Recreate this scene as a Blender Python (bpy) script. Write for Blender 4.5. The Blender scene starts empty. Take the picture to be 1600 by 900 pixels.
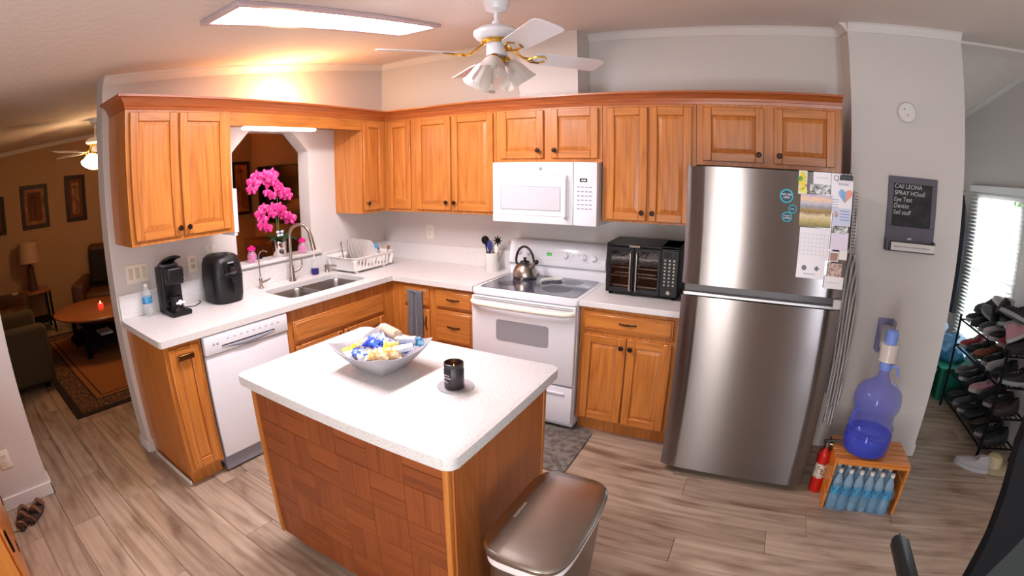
import bpy, bmesh, math, random
from mathutils import Vector, Matrix
R = math.radians
SC = bpy.context.scene
COL = SC.collection
random.seed(7)

# ------------------------------------------------------------------ camera (wide action-camera lens)
cd = bpy.data.cameras.new('camera'); cam = bpy.data.objects.new('camera', cd); COL.objects.link(cam); SC.camera = cam
cd.type = 'PANO'; cd.panorama_type = 'FISHEYE_LENS_POLYNOMIAL'; cd.sensor_width = 16; cd.fisheye_fov = R(180)
for i_, k_ in enumerate((0, -0.13046935, -4.0453e-05, 6.63732e-05, -1.71216e-06)):
    setattr(cd, 'fisheye_polynomial_k%d' % i_, k_)
cd.shift_x = 0.02822; cd.shift_y = -0.04204
ya, pi_, ro = R(30.597), R(-10.8346), R(-0.4725)
fw = Vector((-math.sin(ya)*math.cos(pi_), math.cos(ya)*math.cos(pi_), math.sin(pi_)))
rt = Vector((math.cos(ya), math.sin(ya), 0)); up = rt.cross(fw)
rt, up = rt*math.cos(ro)+up*math.sin(ro), -rt*math.sin(ro)+up*math.cos(ro)
mw = Matrix((rt, up, -fw)).transposed().to_4x4(); mw.translation = (3.0767, -3.4018, 1.691)
cam.matrix_world = mw

# ------------------------------------------------------------------ exposure, world, daylight
vs = SC.view_settings
vs.view_transform = 'Standard'; vs.look = 'None'; vs.gamma = 1; vs.use_curve_mapping = False
vs.exposure = 0.27
SC.cycles.max_bounces = 8
SC.cycles.sample_clamp_indirect = 6
SC.cycles.caustics_reflective = False; SC.cycles.caustics_refractive = False
w = bpy.data.worlds.new('world'); SC.world = w; w.use_nodes = True
w.node_tree.nodes['Background'].inputs[0].default_value = (.86, .95, 1, 1)
w.node_tree.nodes['Background'].inputs[1].default_value = 2.6

def area(name, loc, rot, sx, sy, power, col):
    l = bpy.data.lights.new(name, 'AREA'); l.shape = 'RECTANGLE'; l.size = sx; l.size_y = sy; l.energy = power; l.color = col
    o = bpy.data.objects.new(name, l); COL.objects.link(o); o.location = loc; o.rotation_euler = rot
    return o
# daylight entering by the two windows behind the camera and the window of the entry
area('daylight_dining', (2.78, -4.63, 1.15), (R(90), 0, 0), .34, 1.6, 30, (1, .97, .95))
area('daylight_dining', (4.32, -4.63, 1.15), (R(90), 0, 0), .36, 1.6, 34, (.8, .88, 1))
area('daylight_entry', (5.62, .95, 1.1), (0, R(90), 0), 1.3, .9, 24, (.9, .96, 1))

def point(name, loc, power, col, r):
    l = bpy.data.lights.new(name, 'POINT'); l.energy = power; l.color = col; l.shadow_soft_size = r
    o = bpy.data.objects.new(name, l); COL.objects.link(o); o.location = loc; return o

# ------------------------------------------------------------------ materials
def lin(c):
    return tuple(((v/255)/12.92 if v/255 <= .04045 else ((v/255+.055)/1.055)**2.4) for v in c)+(1,)
def mat(name, c, rough=.5, metal=0, emit=0, trans=0, alpha=1, coat=0, noise=None, bump=None, ior=1.45, spec=None, sheen=0, aniso=None):
    m = bpy.data.materials.new(name); m.use_nodes = True; nt = m.node_tree; N = nt.nodes; L = nt.links
    b = N['Principled BSDF']; c = lin(c)
    b.inputs['Base Color'].default_value = c; b.inputs['Roughness'].default_value = rough; b.inputs['Metallic'].default_value = metal
    b.inputs['IOR'].default_value = ior
    if emit: b.inputs['Emission Color'].default_value = c; b.inputs['Emission Strength'].default_value = emit
    if trans: b.inputs['Transmission Weight'].default_value = trans
    if alpha < 1: b.inputs['Alpha'].default_value = alpha
    if coat: b.inputs['Coat Weight'].default_value = coat; b.inputs['Coat Roughness'].default_value = .1
    if spec is not None: b.inputs['Specular IOR Level'].default_value = spec
    if sheen: b.inputs['Sheen Weight'].default_value = sheen
    if aniso:
        b.inputs['Anisotropic'].default_value = aniso[0]
        cx = N.new('ShaderNodeCombineXYZ')
        for i in range(3): cx.inputs[i].default_value = aniso[1][i]
        L.new(cx.outputs[0], b.inputs['Tangent'])
    if noise or bump: tc = N.new('ShaderNodeTexCoord')
    if noise:                       # (second colour, scale xyz, low, high)
        c2, sc, lo, hi = noise
        mp = N.new('ShaderNodeMapping'); mp.inputs['Scale'].default_value = sc; L.new(tc.outputs['Object'], mp.inputs[0])
        nz = N.new('ShaderNodeTexNoise'); nz.inputs['Scale'].default_value = 1; nz.inputs['Detail'].default_value = 5; L.new(mp.outputs[0], nz.inputs['Vector'])
        cr = N.new('ShaderNodeValToRGB'); cr.color_ramp.elements[0].position = lo; cr.color_ramp.elements[1].position = hi
        cr.color_ramp.elements[0].color = c; cr.color_ramp.elements[1].color = lin(c2)
        L.new(nz.outputs['Fac'], cr.inputs[0]); L.new(cr.outputs[0], b.inputs['Base Color'])
    if bump:                        # (scale, strength)
        nz = N.new('ShaderNodeTexNoise'); nz.inputs['Scale'].default_value = bump[0]; nz.inputs['Detail'].default_value = 4
        L.new(tc.outputs['Object'], nz.inputs['Vector'])
        bp = N.new('ShaderNodeBump'); bp.inputs['Strength'].default_value = bump[1]; bp.inputs['Distance'].default_value = .01
        L.new(nz.outputs['Fac'], bp.inputs['Height']); L.new(bp.outputs[0], b.inputs['Normal'])
    return m

def wood(name, axis, light, dark, rough=.35, coat=.3, fine=1.0, deep=.5, rand=.12, ring=1.0, knots=False):
    m = bpy.data.materials.new(name); m.use_nodes = True; nt = m.node_tree; N = nt.nodes; L = nt.links
    b = N['Principled BSDF']; b.inputs['Roughness'].default_value = rough; b.inputs['Coat Weight'].default_value = coat; b.inputs['Coat Roughness'].default_value = .25
    tc = N.new('ShaderNodeTexCoord'); oi = N.new('ShaderNodeObjectInfo')
    ad = N.new('ShaderNodeVectorMath'); ad.operation = 'ADD'
    ms = N.new('ShaderNodeVectorMath'); ms.operation = 'SCALE'; ms.inputs['Scale'].default_value = 37
    cx = N.new('ShaderNodeCombineXYZ')
    for i in range(3): L.new(oi.outputs['Random'], cx.inputs[i])
    L.new(cx.outputs[0], ms.inputs[0]); L.new(tc.outputs['Object'], ad.inputs[0]); L.new(ms.outputs[0], ad.inputs[1])
    def mapped(s_across, s_along):
        mp = N.new('ShaderNodeMapping'); s = [s_across]*3; s['xyz'.index(axis)] = s_along
        mp.inputs['Scale'].default_value = s; L.new(ad.outputs[0], mp.inputs[0]); return mp
    m1 = mapped(70*fine, 2.2*fine); n1 = N.new('ShaderNodeTexNoise'); n1.inputs['Scale'].default_value = 1; n1.inputs['Detail'].default_value = 6; n1.inputs['Roughness'].default_value = .65
    L.new(m1.outputs[0], n1.inputs['Vector'])
    m2 = mapped(5*ring, .55*ring); n2 = N.new('ShaderNodeTexNoise'); n2.inputs['Scale'].default_value = 1; n2.inputs['Detail'].default_value = 1.5
    L.new(m2.outputs[0], n2.inputs['Vector'])
    mu = N.new('ShaderNodeMath'); mu.operation = 'MULTIPLY'; mu.inputs[1].default_value = 22; L.new(n2.outputs['Fac'], mu.inputs[0])
    fr = N.new('ShaderNodeMath'); fr.operation = 'PINGPONG'; fr.inputs[1].default_value = 1; L.new(mu.outputs[0], fr.inputs[0])
    pw = N.new('ShaderNodeMath'); pw.operation = 'POWER'; pw.inputs[1].default_value = 2.5; L.new(fr.outputs[0], pw.inputs[0])
    r1 = N.new('ShaderNodeMapRange'); r1.inputs['From Min'].default_value = .35; r1.inputs['From Max'].default_value = .7; L.new(n1.outputs['Fac'], r1.inputs[0])
    s1 = N.new('ShaderNodeMath'); s1.operation = 'MULTIPLY'; s1.inputs[1].default_value = deep; L.new(r1.outputs[0], s1.inputs[0])
    s2 = N.new('ShaderNodeMath'); s2.operation = 'MULTIPLY_ADD'; s2.inputs[1].default_value = deep*.55; L.new(pw.outputs[0], s2.inputs[0]); L.new(s1.outputs[0], s2.inputs[2])
    rr = N.new('ShaderNodeMath'); rr.operation = 'MULTIPLY_ADD'; rr.inputs[1].default_value = rand; L.new(oi.outputs['Random'], rr.inputs[0]); L.new(s2.outputs[0], rr.inputs[2])
    cr = N.new('ShaderNodeValToRGB'); cr.color_ramp.elements[0].color = lin(light); cr.color_ramp.elements[1].color = lin(dark)
    if knots:                      # dark knots and smoky patches of the planks
        m3 = mapped(9, 3); n3 = N.new('ShaderNodeTexNoise'); n3.inputs['Scale'].default_value = 1; n3.inputs['Detail'].default_value = 5; L.new(m3.outputs[0], n3.inputs['Vector'])
        r3 = N.new('ShaderNodeMapRange'); r3.inputs['From Min'].default_value = .5; r3.inputs['From Max'].default_value = .74; L.new(n3.outputs['Fac'], r3.inputs[0])
        r4 = N.new('ShaderNodeMath'); r4.operation = 'MULTIPLY_ADD'; r4.inputs[1].default_value = .5; L.new(r3.outputs[0], r4.inputs[0]); L.new(rr.outputs[0], r4.inputs[2]); rr = r4
    L.new(rr.outputs[0], cr.inputs[0]); L.new(cr.outputs[0], b.inputs['Base Color'])
    bp = N.new('ShaderNodeBump'); bp.inputs['Strength'].default_value = .12; bp.inputs['Distance'].default_value = .002; bp.invert = True
    L.new(s1.outputs[0], bp.inputs['Height']); L.new(bp.outputs[0], b.inputs['Normal'])
    return m

OL, OD = (212, 134, 60), (146, 76, 26)
oz = wood('oak_vertical', 'z', OL, OD); ox = wood('oak_along_x', 'x', OL, OD); oy = wood('oak_along_y', 'y', OL, OD)
oak_crown_x = wood('oak_crown_x', 'x', (190, 105, 50), (140, 66, 24)); oak_crown_y = wood('oak_crown_y', 'y', (190, 105, 50), (140, 66, 24))
parq_h = wood('parquet_level', 'x', (156, 82, 38), (112, 52, 24), rough=.45, coat=.1, rand=.3, ring=.6)
parq_v = wood('parquet_upright', 'z', (156, 82, 38), (112, 52, 24), rough=.45, coat=.1, rand=.3, ring=.6)
veneer = wood('veneer', 'z', (188, 108, 48), (146, 74, 28), rough=.4, coat=.2)
pine_x = wood('pine_x', 'x', (226, 146, 62), (188, 104, 36), rand=.2); pine_z = wood('pine_z', 'z', (226, 146, 62), (188, 104, 36), rand=.2)
plank = wood('floor_plank', 'x', (196, 175, 154), (118, 92, 74), rough=.40, coat=.0, fine=.42, deep=.48, rand=.3, ring=.8, knots=True)
wall_m = mat('wall_paint', (214, 208, 204), .75, bump=(90, .12))
ceil_m = mat('ceiling_texture', (232, 222, 214), .85, bump=(28, .5))
warmwall = mat('living_wall_paint', (186, 150, 112), .8, bump=(90, .1))
trim_m = mat('white_trim', (226, 222, 218), .5)
counter_m = mat('speckled_quartz', (226, 222, 220), .33, noise=((164, 156, 154), (230, 230, 230), .55, .73))
white = mat('white_enamel', (236, 235, 240), .22, coat=.3)
cream = mat('cream_plastic', (236, 230, 212), .35)
grey_mesh = mat('grey_window', (176, 176, 184), .3)
grey_line = mat('grey_print', (160, 160, 172), .5)
dkgrey = mat('dark_grey', (64, 62, 66), .45)
black = mat('black_plastic', (14, 13, 17), .38)
blackm = mat('black_matte', (15, 14, 17), .8, spec=.2)
steel = mat('brushed_steel', (132, 124, 122), .24, 1, aniso=(.98, (0, 0, 1)))
steel_p = mat('satin_nickel', (172, 160, 150), .28, 1)
steel_b = mat('sink_steel', (150, 144, 140), .32, 1)
chrome = mat('chrome', (225, 222, 220), .08, 1)
lidsteel = mat('lid_steel', (176, 168, 160), .24, 1)
brass = mat('brass', (214, 166, 70), .2, 1)
bronze = mat('dark_bronze', (58, 40, 30), .35, .7)
glassc = mat('ceramic_glass', (66, 68, 84), .12, coat=.6)
burner_m = mat('burner_ring', (40, 40, 50), .2)
clear = mat('clear_plastic', (236, 242, 246), .06, alpha=.26)
frost = mat('frosted_glass', (238, 232, 226), .35, trans=.45)
bluejug = mat('blue_plastic', (84, 104, 232), .08, alpha=.36, coat=.6)
bluejugd = mat('blue_water', (46, 60, 222), .08, alpha=.6)
pink = mat('pink_flower', (205, 30, 120), .5, noise=((240, 130, 190), (60, 60, 60), .5, .75))
pinkp = mat('pink_plastic', (232, 30, 130), .35)
pinkg = mat('pink_beads', (238, 90, 180), .3)
green = mat('leaf_green', (32, 62, 30), .4)
towel_m = mat('grey_towel', (116, 116, 124), .95, noise=((84, 84, 94), (160, 160, 160), .35, .7), sheen=.3, bump=(220, .6))
mat_m = mat('kitchen_mat', (128, 120, 112), .8, noise=((92, 84, 78), (28, 28, 28), .42, .6))
paper = mat('paper', (244, 240, 246), .6)
red = mat('red_paint', (196, 30, 22), .3)
def emis(name, c, s):
    m = bpy.data.materials.new(name); m.use_nodes = True; N = m.node_tree.nodes
    b = N['Principled BSDF']; b.inputs['Base Color'].default_value = lin(c); b.inputs['Emission Color'].default_value = lin(c); b.inputs['Emission Strength'].default_value = s
    return m
tube_e = emis('fluorescent', (250, 242, 248), 52)
under_e = emis('under_light', (255, 240, 238), 22)
bulb_e = emis('lit_lamp_glass', (255, 214, 160), 16)

# ------------------------------------------------------------------ mesh builder
class B:
    def __init__(s, xf=None): s.bm = bmesh.new(); s.xf = xf; s.mi = 0
    def _add(s, bm):
        me = bpy.data.meshes.new('t'); bm.to_mesh(me); bm.free()
        n = len(s.bm.faces); s.bm.from_mesh(me); bpy.data.meshes.remove(me); s.bm.faces.ensure_lookup_table()
        for f in s.bm.faces[n:]: f.material_index = s.mi
        return s
    def box(s, x0, x1, y0, y1, z0, z1, bev=0, seg=1, M=None):
        bm = bmesh.new(); bmesh.ops.create_cube(bm, size=1)
        for v in bm.verts: v.co = Vector(((x0+x1)/2+v.co.x*(x1-x0), (y0+y1)/2+v.co.y*(y1-y0), (z0+z1)/2+v.co.z*(z1-z0)))
        if bev: bmesh.ops.bevel(bm, geom=bm.edges[:], offset=bev, segments=seg, affect='EDGES', profile=.5)
        if M: bmesh.ops.transform(bm, matrix=M, verts=bm.verts[:])
        return s._add(bm)
    def prism(s, poly, z0, z1, bev=0, seg=2, M=None):      # poly in xy, extruded in z
        bm = bmesh.new(); n = len(poly)
        a = [bm.verts.new((p[0], p[1], z0)) for p in poly]; b = [bm.verts.new((p[0], p[1], z1)) for p in poly]
        bm.faces.new(a[::-1]); top = bm.faces.new(b)
        for i in range(n): bm.faces.new((a[i], a[(i+1) % n], b[(i+1) % n], b[i]))
        if bev: bmesh.ops.bevel(bm, geom=[e for e in bm.edges if abs(e.verts[0].co.z-e.verts[1].co.z) < 1e-6], offset=bev, segments=seg, affect='EDGES', profile=.5)
        if M: bmesh.ops.transform(bm, matrix=M, verts=bm.verts[:])
        return s._add(bm)
    def loft(s, rings, cap=True, closed=True):
        bm = bmesh.new(); vr = [[bm.verts.new(p) for p in r] for r in rings]; n = len(rings[0])
        for a, b in zip(vr, vr[1:]):
            for i in range(n if closed else n-1): bm.faces.new((a[i], a[(i+1) % n], b[(i+1) % n], b[i]))
        if cap and closed: bm.faces.new(vr[0][::-1]); bm.faces.new(vr[-1])
        return s._add(bm)
    def lathe(s, prof, c=(0, 0, 0), seg=24, M=None, cap=True):       # prof [(r, z)]
        rings = [[Vector((max(r, 1e-4)*math.cos(2*math.pi*i/seg), max(r, 1e-4)*math.sin(2*math.pi*i/seg), z)) for i in range(seg)] for r, z in prof]
        T = Matrix.Translation(c) @ (M or Matrix())
        return s.loft([[T @ p for p in r] for r in rings], cap)
    def tube(s, pts, r, seg=10, cap=True):
        pts = [Vector(p) for p in pts]; rings = []; n = len(pts); prev = None
        for i, p in enumerate(pts):
            t = (pts[min(i+1, n-1)]-pts[max(i-1, 0)]).normalized()
            if prev is None: u = t.orthogonal().normalized()
            else: u = (prev - t*prev.dot(t)).normalized()
            prev = u; v = t.cross(u); rr = r[i] if isinstance(r, (list, tuple)) else r
            rings.append([p+u*rr*math.cos(2*math.pi*k/seg)+v*rr*math.sin(2*math.pi*k/seg) for k in range(seg)])
        return s.loft(rings, cap)
    def ball(s, c, r, seg=16, sc=(1, 1, 1), M=None):
        bm = bmesh.new(); bmesh.ops.create_uvsphere(bm, u_segments=seg, v_segments=max(6, seg//2), radius=r)
        bmesh.ops.scale(bm, vec=sc, verts=bm.verts[:])
        if M: bmesh.ops.transform(bm, matrix=M, verts=bm.verts[:])
        bmesh.ops.translate(bm, vec=Vector(c), verts=bm.verts[:]); return s._add(bm)
    def surf(s, f, nu, nv, thick=0):
        bm = bmesh.new(); g = [[bm.verts.new(f(i/nu, j/nv)) for j in range(nv+1)] for i in range(nu+1)]
        for i in range(nu):
            for j in range(nv): bm.faces.new((g[i][j], g[i+1][j], g[i+1][j+1], g[i][j+1]))
        if thick: bmesh.ops.recalc_face_normals(bm, faces=bm.faces[:]); bmesh.ops.solidify(bm, geom=bm.faces[:], thickness=thick)
        return s._add(bm)
    def build(s, name, m, parent=None, loc=None, smooth=True, ang=40):
        bm = s.bm
        if s.xf:
            for v in bm.verts: v.co = Vector(s.xf(v.co))
        if parent is not None and parent.get('_w'):
            iv = world_of(parent).inverted(); bmesh.ops.transform(bm, matrix=iv, verts=bm.verts[:])
        elif loc is not None: bmesh.ops.translate(bm, vec=-Vector(loc), verts=bm.verts[:])
        bmesh.ops.recalc_face_normals(bm, faces=bm.faces[:])
        me = bpy.data.meshes.new(name); bm.to_mesh(me); bm.free()
        for x in (m if isinstance(m, (list, tuple)) else [m]): me.materials.append(x)
        if smooth:
            me.shade_smooth(); me.set_sharp_from_angle(angle=R(ang))
        o = bpy.data.objects.new(name, me); COL.objects.link(o)
        if parent is not None: o.parent = parent
        if parent is not None and parent.get('_w'): o['_w'] = 1
        if loc is not None and parent is None: o.location = loc
        return o
def world_of(o):
    m = o.matrix_basis.copy()
    while o.parent: o = o.parent; m = o.matrix_basis @ m
    return m
def tag(o, label, cat, group=None, kind=None):
    o['label'] = label; o['category'] = cat
    if group: o['group'] = group
    if kind: o['kind'] = kind
    return o
def thing(name, label, cat, loc, rz=0, group=None, W=True):      # W: parts are given in world coordinates
    o = bpy.data.objects.new(name, None); COL.objects.link(o); o.location = loc; o.rotation_euler = (0, 0, rz); o.empty_display_size = .05
    if W: o['_w'] = 1
    return tag(o, label, cat, group)
def struct(o): o['kind'] = 'structure'; return o
def dup(o, loc=None, rz=None, label=None, parent=None, rot=None):
    c = o.copy(); COL.objects.link(c)
    if parent is not None: c.parent = parent
    if loc is not None: c.location = loc
    if rz is not None: c.rotation_euler = (0, 0, rz)
    if rot is not None: c.rotation_euler = rot
    if label: c['label'] = label
    for k in [x for x in COL.objects if x.parent == o]: dup(k, parent=c)
    return c
def text(s, loc, rot, size, m, parent, name='lettering', align='CENTER', off=0, shear=0, wscale=1):
    cu = bpy.data.curves.new(name, 'FONT'); cu.body = s; cu.size = size; cu.extrude = .0004; cu.align_x = align; cu.align_y = 'CENTER'; cu.offset = off
    cu.materials.append(m); o = bpy.data.objects.new(name, cu); COL.objects.link(o)
    M = Matrix.Translation(loc) @ (rot.to_matrix().to_4x4() if hasattr(rot, 'to_matrix') else rot)
    if parent is not None:
        o.parent = parent; M = world_of(parent).inverted() @ M
    o.matrix_basis = M
    if shear: cu.shear = shear
    me = bpy.data.meshes.new_from_object(o); me.name = name
    q = bpy.data.objects.new(name, me); COL.objects.link(q); q.parent = parent; q.matrix_basis = M
    bpy.data.objects.remove(o); bpy.data.curves.remove(cu)
    if wscale != 1: q.matrix_basis = M @ Matrix.Diagonal((wscale, 1, 1, 1))
    return q
from mathutils import Euler
FRONT = Euler((R(90), 0, 0)); EAST = Euler((R(90), 0, R(90)))
def FY(y0): return lambda p: (p[0], y0-p[1], p[2])       # (u, out, z) -> wall facing -y
def FX(x0): return lambda p: (x0+p[1], p[0], p[2])       # (u, out, z) -> wall facing +x
def rrect(x0, x1, y0, y1, r, n=5):
    o = []
    for cx, cy, a in ((x1-r, y1-r, 0), (x0+r, y1-r, 90), (x0+r, y0+r, 180), (x1-r, y0+r, 270)):
        for i in range(n+1): t = R(a+90*i/n); o.append((cx+r*math.cos(t), cy+r*math.sin(t)))
    return o
def zc(y): return 2.698+.133*y if y <= .1 else 2.7113-.133*(y-.1)

# ================================================================== STRUCTURE
fb = struct(B().box(-4.5, 5.5, -4.72, 2.2, -.10, -.009).build('floor', mat('subfloor', (60, 48, 40), .9)))
PW, PL = .1815, 1.22
full = None
rows = int(6.9/PW)+1
for r in range(rows):
    y0 = -4.7+r*PW
    if y0 > 2.1: break
    x = -4.4-random.random()*PL
    while x < 5.4:
        a, b = max(x, -4.4), min(x+PL, 5.4)
        if b-a > .05:
            yb = min(y0+PW, 2.1)
            if b-a > PL-.001 and yb == y0+PW:
                if full is None: full = B().box(0, PL-.002, 0, PW-.002, -.009, 0, .0012).build('plank', plank, fb, smooth=False); o = full
                else: o = full.copy(); COL.objects.link(o)
            else: o = B().box(0, b-a-.002, 0, yb-y0-.002, -.009, 0, .0012).build('plank', plank, fb, smooth=False)
            o.location = (a, y0, 0)
        x += PL

YZ = lambda p: (p[2], p[0], p[1])          # prism poly (y, z), extruded along x
def wall_yz(name, x0, x1, y0, y1, m, z0=0, lst=None):
    ys = [y0]+([.1] if y0 < .1 < y1 else [])+[y1]
    poly = [(y0, z0), (y1, z0)]+[(y, zc(y)+.01) for y in ys[::-1]]
    return struct(B(YZ).prism(poly, x0, x1).build(name, m, smooth=False))
# ceiling: two slopes meeting at a ridge
poly = [(-4.72, zc(-4.72)), (.1, zc(.1)), (2.2, zc(2.2)), (2.2, zc(2.2)+.12), (.1, zc(.1)+.12), (-4.72, zc(-4.72)+.12)]
struct(B(YZ).prism(poly, -4.5, 5.5).build('ceiling', ceil_m, smooth=False))
wall_yz('wall_back', -.13, 3.72, 0, .12, wall_m)
wall_yz('wall_marriage', 3.72, 4.48, -.265, 2.1, wall_m)
wall_yz('wall_near_left', -.13, 0, -4.6, -3.25, wall_m)
wall_yz('wall_west', -4.5, -4.4, -4.6, 1.42, warmwall)
wall_yz('wall_north_living', -4.5, 0, 1.42, 1.54, warmwall)
wall_yz('wall_partition', -.13, 0, .12, 1.42, wall_m)
wall_yz('wall_north_entry', 4.48, 5.4, 2.1, 2.2, wall_m)
# wall with the eight-sided opening over the sink
LW = B(YZ)
ya_, yb_, z0_, z1_, ch = -1.585, -.885, 1.065, 2.033, .15
LW.prism([(-2.515, 0), (0, 0), (0, z0_), (-2.515, z0_)], -.13, 0)
LW.prism([(-2.515, z0_), (ya_, z0_), (ya_, z1_), (-2.515, z1_)], -.13, 0)
LW.prism([(yb_, z0_), (0, z0_), (0, z1_), (yb_, z1_)], -.13, 0)
LW.prism([(ya_, z1_-ch), (ya_+ch, z1_), (ya_, z1_)], -.13, 0); LW.prism([(yb_, z1_-ch), (yb_, z1_), (yb_-ch, z1_)], -.13, 0)
LW.prism([(-2.515, z1_), (0, z1_), (0, zc(0)+.01), (-2.515, zc(-2.515)+.01)], -.13, 0)
struct(LW.build('wall_left', wall_m, smooth=False))
# south and east walls with window openings
def wall_open_x(name, y0, y1, holes, x0, x1, m):      # wall facing y with holes [(xa,xb,za,zb)]
    b = B(); xs = x0
    for (a, c, za, zb) in holes:
        b.box(xs, a, y0, y1, 0, zc(y0)+.02); b.box(a, c, y0, y1, 0, za); b.box(a, c, y0, y1, zb, zc(y0)+.02); xs = c
    b.box(xs, x1, y0, y1, 0, zc(y0)+.02); return struct(b.build(name, m, smooth=False))
wall_open_x('wall_south', -4.72, -4.6, [(2.5, 3.05, .3, 1.95), (4.05, 4.65, .3, 1.95)], -4.5, 5.5, wall_m)
EW = B(YZ); wy0, wy1, wz0, wz1 = .48, 1.42, .36, 1.74
EW.prism([(-4.6, 0), (wy0, 0), (wy0, zc(wy0)), (.1, zc(.1)), (-4.6, zc(-4.6))], 5.4, 5.5)
EW.prism([(wy1, 0), (2.2, 0), (2.2, zc(2.2)), (wy1, zc(wy1))], 5.4, 5.5)
EW.prism([(wy0, 0), (wy1, 0), (wy1, wz0), (wy0, wz0)], 5.4, 5.5); EW.prism([(wy0, wz1), (wy1, wz1), (wy1, zc(wy1)), (wy0, zc(wy0))], 5.4, 5.5)
struct(EW.build('wall_east', wall_m, smooth=False))
struct(B().prism([(1.531, -.262), (1.967, -.262), (1.967, 0), (1.531, 0)], 2.13, 2.70).build('wall_duct_chase', wall_m, smooth=False))
# panes
pane_m = bpy.data.materials.new('pane_glass'); pane_m.use_nodes = True
_n = pane_m.node_tree; _n.nodes.clear(); _t = _n.nodes.new('ShaderNodeBsdfTransparent'); _g = _n.nodes.new('ShaderNodeBsdfGlossy'); _g.inputs['Roughness'].default_value = .02
_x = _n.nodes.new('ShaderNodeMixShader'); _o = _n.nodes.new('ShaderNodeOutputMaterial')
_x.inputs[0].default_value = .07; _n.links.new(_t.outputs[0], _x.inputs[1]); _n.links.new(_g.outputs[0], _x.inputs[2]); _n.links.new(_x.outputs[0], _o.inputs[0])
def window(name, xf, u0, u1, z0, z1, mid=True):
    b = B(xf); fwid = .045
    b.box(u0, u1, -.05, .012, z0, z0+fwid, .003); b.box(u0, u1, -.05, .012, z1-fwid, z1, .003)
    b.box(u0, u0+fwid, -.05, .012, z0+fwid, z1-fwid, .003); b.box(u1-fwid, u1, -.05, .012, z0+fwid, z1-fwid, .003)
    o = struct(b.build(name, trim_m))
    zm = (z0+z1)/2
    B(xf).box(u0+fwid, u1-fwid, -.045, -.005, zm-.02, zm+.02, .003).build('meeting_rail', trim_m, o)
    B(xf).box(u0+fwid, u1-fwid, -.035, -.031, z0+fwid, zm-.02).build('pane', pane_m, o)
    B(xf).box(u0+fwid, u1-fwid, -.027, -.023, zm+.02, z1-fwid).build('pane', pane_m, o)
    return o
EXI = lambda p: (5.4-p[1], p[0], p[2])       # east wall, out = into the room
SOI = lambda p: (p[0], -4.6+p[1], p[2])
window('window_1', EXI, wy0, wy1, wz0, wz1)
window('window_2', SOI, 2.5, 3.05, .3, 1.95); window('window_3', SOI, 4.05, 4.65, .3, 1.95)
# mouldings at the ceiling and baseboards
def crownstrip(name, p0, p1, n, h=.055, d=.05):
    p0, p1, n = Vector(p0), Vector(p1), Vector(n); up_ = Vector((0, 0, 1))
    prof = [(0, 0), (0, -h), (.008, -h), (.014, -h*.8), (d*.75, -h*.25), (d, -.008), (d, 0)]
    return struct(B().loft([[p+n*a+up_*b for a, b in prof] for p in (p0, p1)]).build(name, trim_m, smooth=False))
crownstrip('trim_1', (0, 0, zc(0)), (3.72, 0, zc(0)-.002), (0, -1, 0))
crownstrip('trim_2', (0, -2.515, zc(-2.515)), (0, 0, zc(0)), (1, 0, 0))
crownstrip('trim_3', (3.72, -.265, zc(-.265)), (4.48, -.265, zc(-.265)), (0, -1, 0))
crownstrip('trim_4', (3.72, -.265, zc(-.265)), (3.72, 0, zc(0)), (-1, 0, 0))
crownstrip('trim_5', (5.4, .1, zc(.1)), (5.4, 2.1, zc(2.1)), (-1, 0, 0), .04, .03)
crownstrip('trim_6', (5.4, -4.6, zc(-4.6)), (5.4, .1, zc(.1)), (-1, 0, 0), .04, .03)
struct(B().prism([(-4.4, -.0), (5.4, -.0), (5.4, .2), (-4.4, .2)], 2.682, 2.70).build('trim_7', ceil_m, smooth=False)).location.z = -.004
crownstrip('trim_8', (-4.4, -4.6, zc(-4.6)), (-4.4, .1, zc(.1)), (1, 0, 0), .05, .04)
def base(name, *boxes):
    b = B()
    for x in boxes: b.box(*x, 0, .085, .004)
    return struct(b.build(name, trim_m))
base('baseboard_near_left', (0, .014, -4.6, -3.236), (-.144, .014, -3.25, -3.236))
base('baseboard_left_end', (-.144, .0, -2.529, -2.515), (-.144, -.13, -2.515, 0))
base('baseboard_east', (5.386, 5.4, -4.6, 2.1))
base('baseboard_west', (-4.4, -4.386, -4.6, 1.42))
base('baseboard_entry', (4.48, 5.386, 2.086, 2.1), (4.48, 4.494, -.265, 2.086))

# ================================================================== CABINETS
def door(root, xf, gh, u0, u1, z0, z1, knob=None, pull=None, name='door'):
    s = .052; t = .02
    b = B(xf); b.box(u0, u0+s, 0, t, z0, z1, .004); b.box(u1-s, u1, 0, t, z0, z1, .004)
    b.mi = 1; b.box(u0+s, u1-s, 0, t-.001, z0, z0+s, .003); b.box(u0+s, u1-s, 0, t-.001, z1-s, z1, .003)
    d = b.build(name, [oz, gh], root)
    p = B(xf); a0, a1, c0, c1 = u0+s-.004, u1-s+.004, z0+s-.004, z1-s+.004; m = .03
    ring = lambda i, w: [(a0+i, w, c0+i), (a1-i, w, c0+i), (a1-i, w, c1-i), (a0+i, w, c1-i)]
    if a1-a0 < .1: m = .018
    p.loft([ring(0, 0), ring(0, .006), ring(m, .015), ring(m, .0155)])
    p.build('door_panel', oz, d, ang=15)
    if knob:
        k = B(xf); u, z = knob
        M = Matrix.Translation((u, t, z)) @ Matrix.Rotation(R(-90), 4, 'X')
        k.lathe([(.006, 0), (.005, .012), (.008, .016), (.0155, .02), (.0165, .026), (.012, .031), (.0, .032)], M=M, seg=16)
        k.build('knob', bronze, d)
    if pull: handle(d, xf, *pull)
    return d
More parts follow.
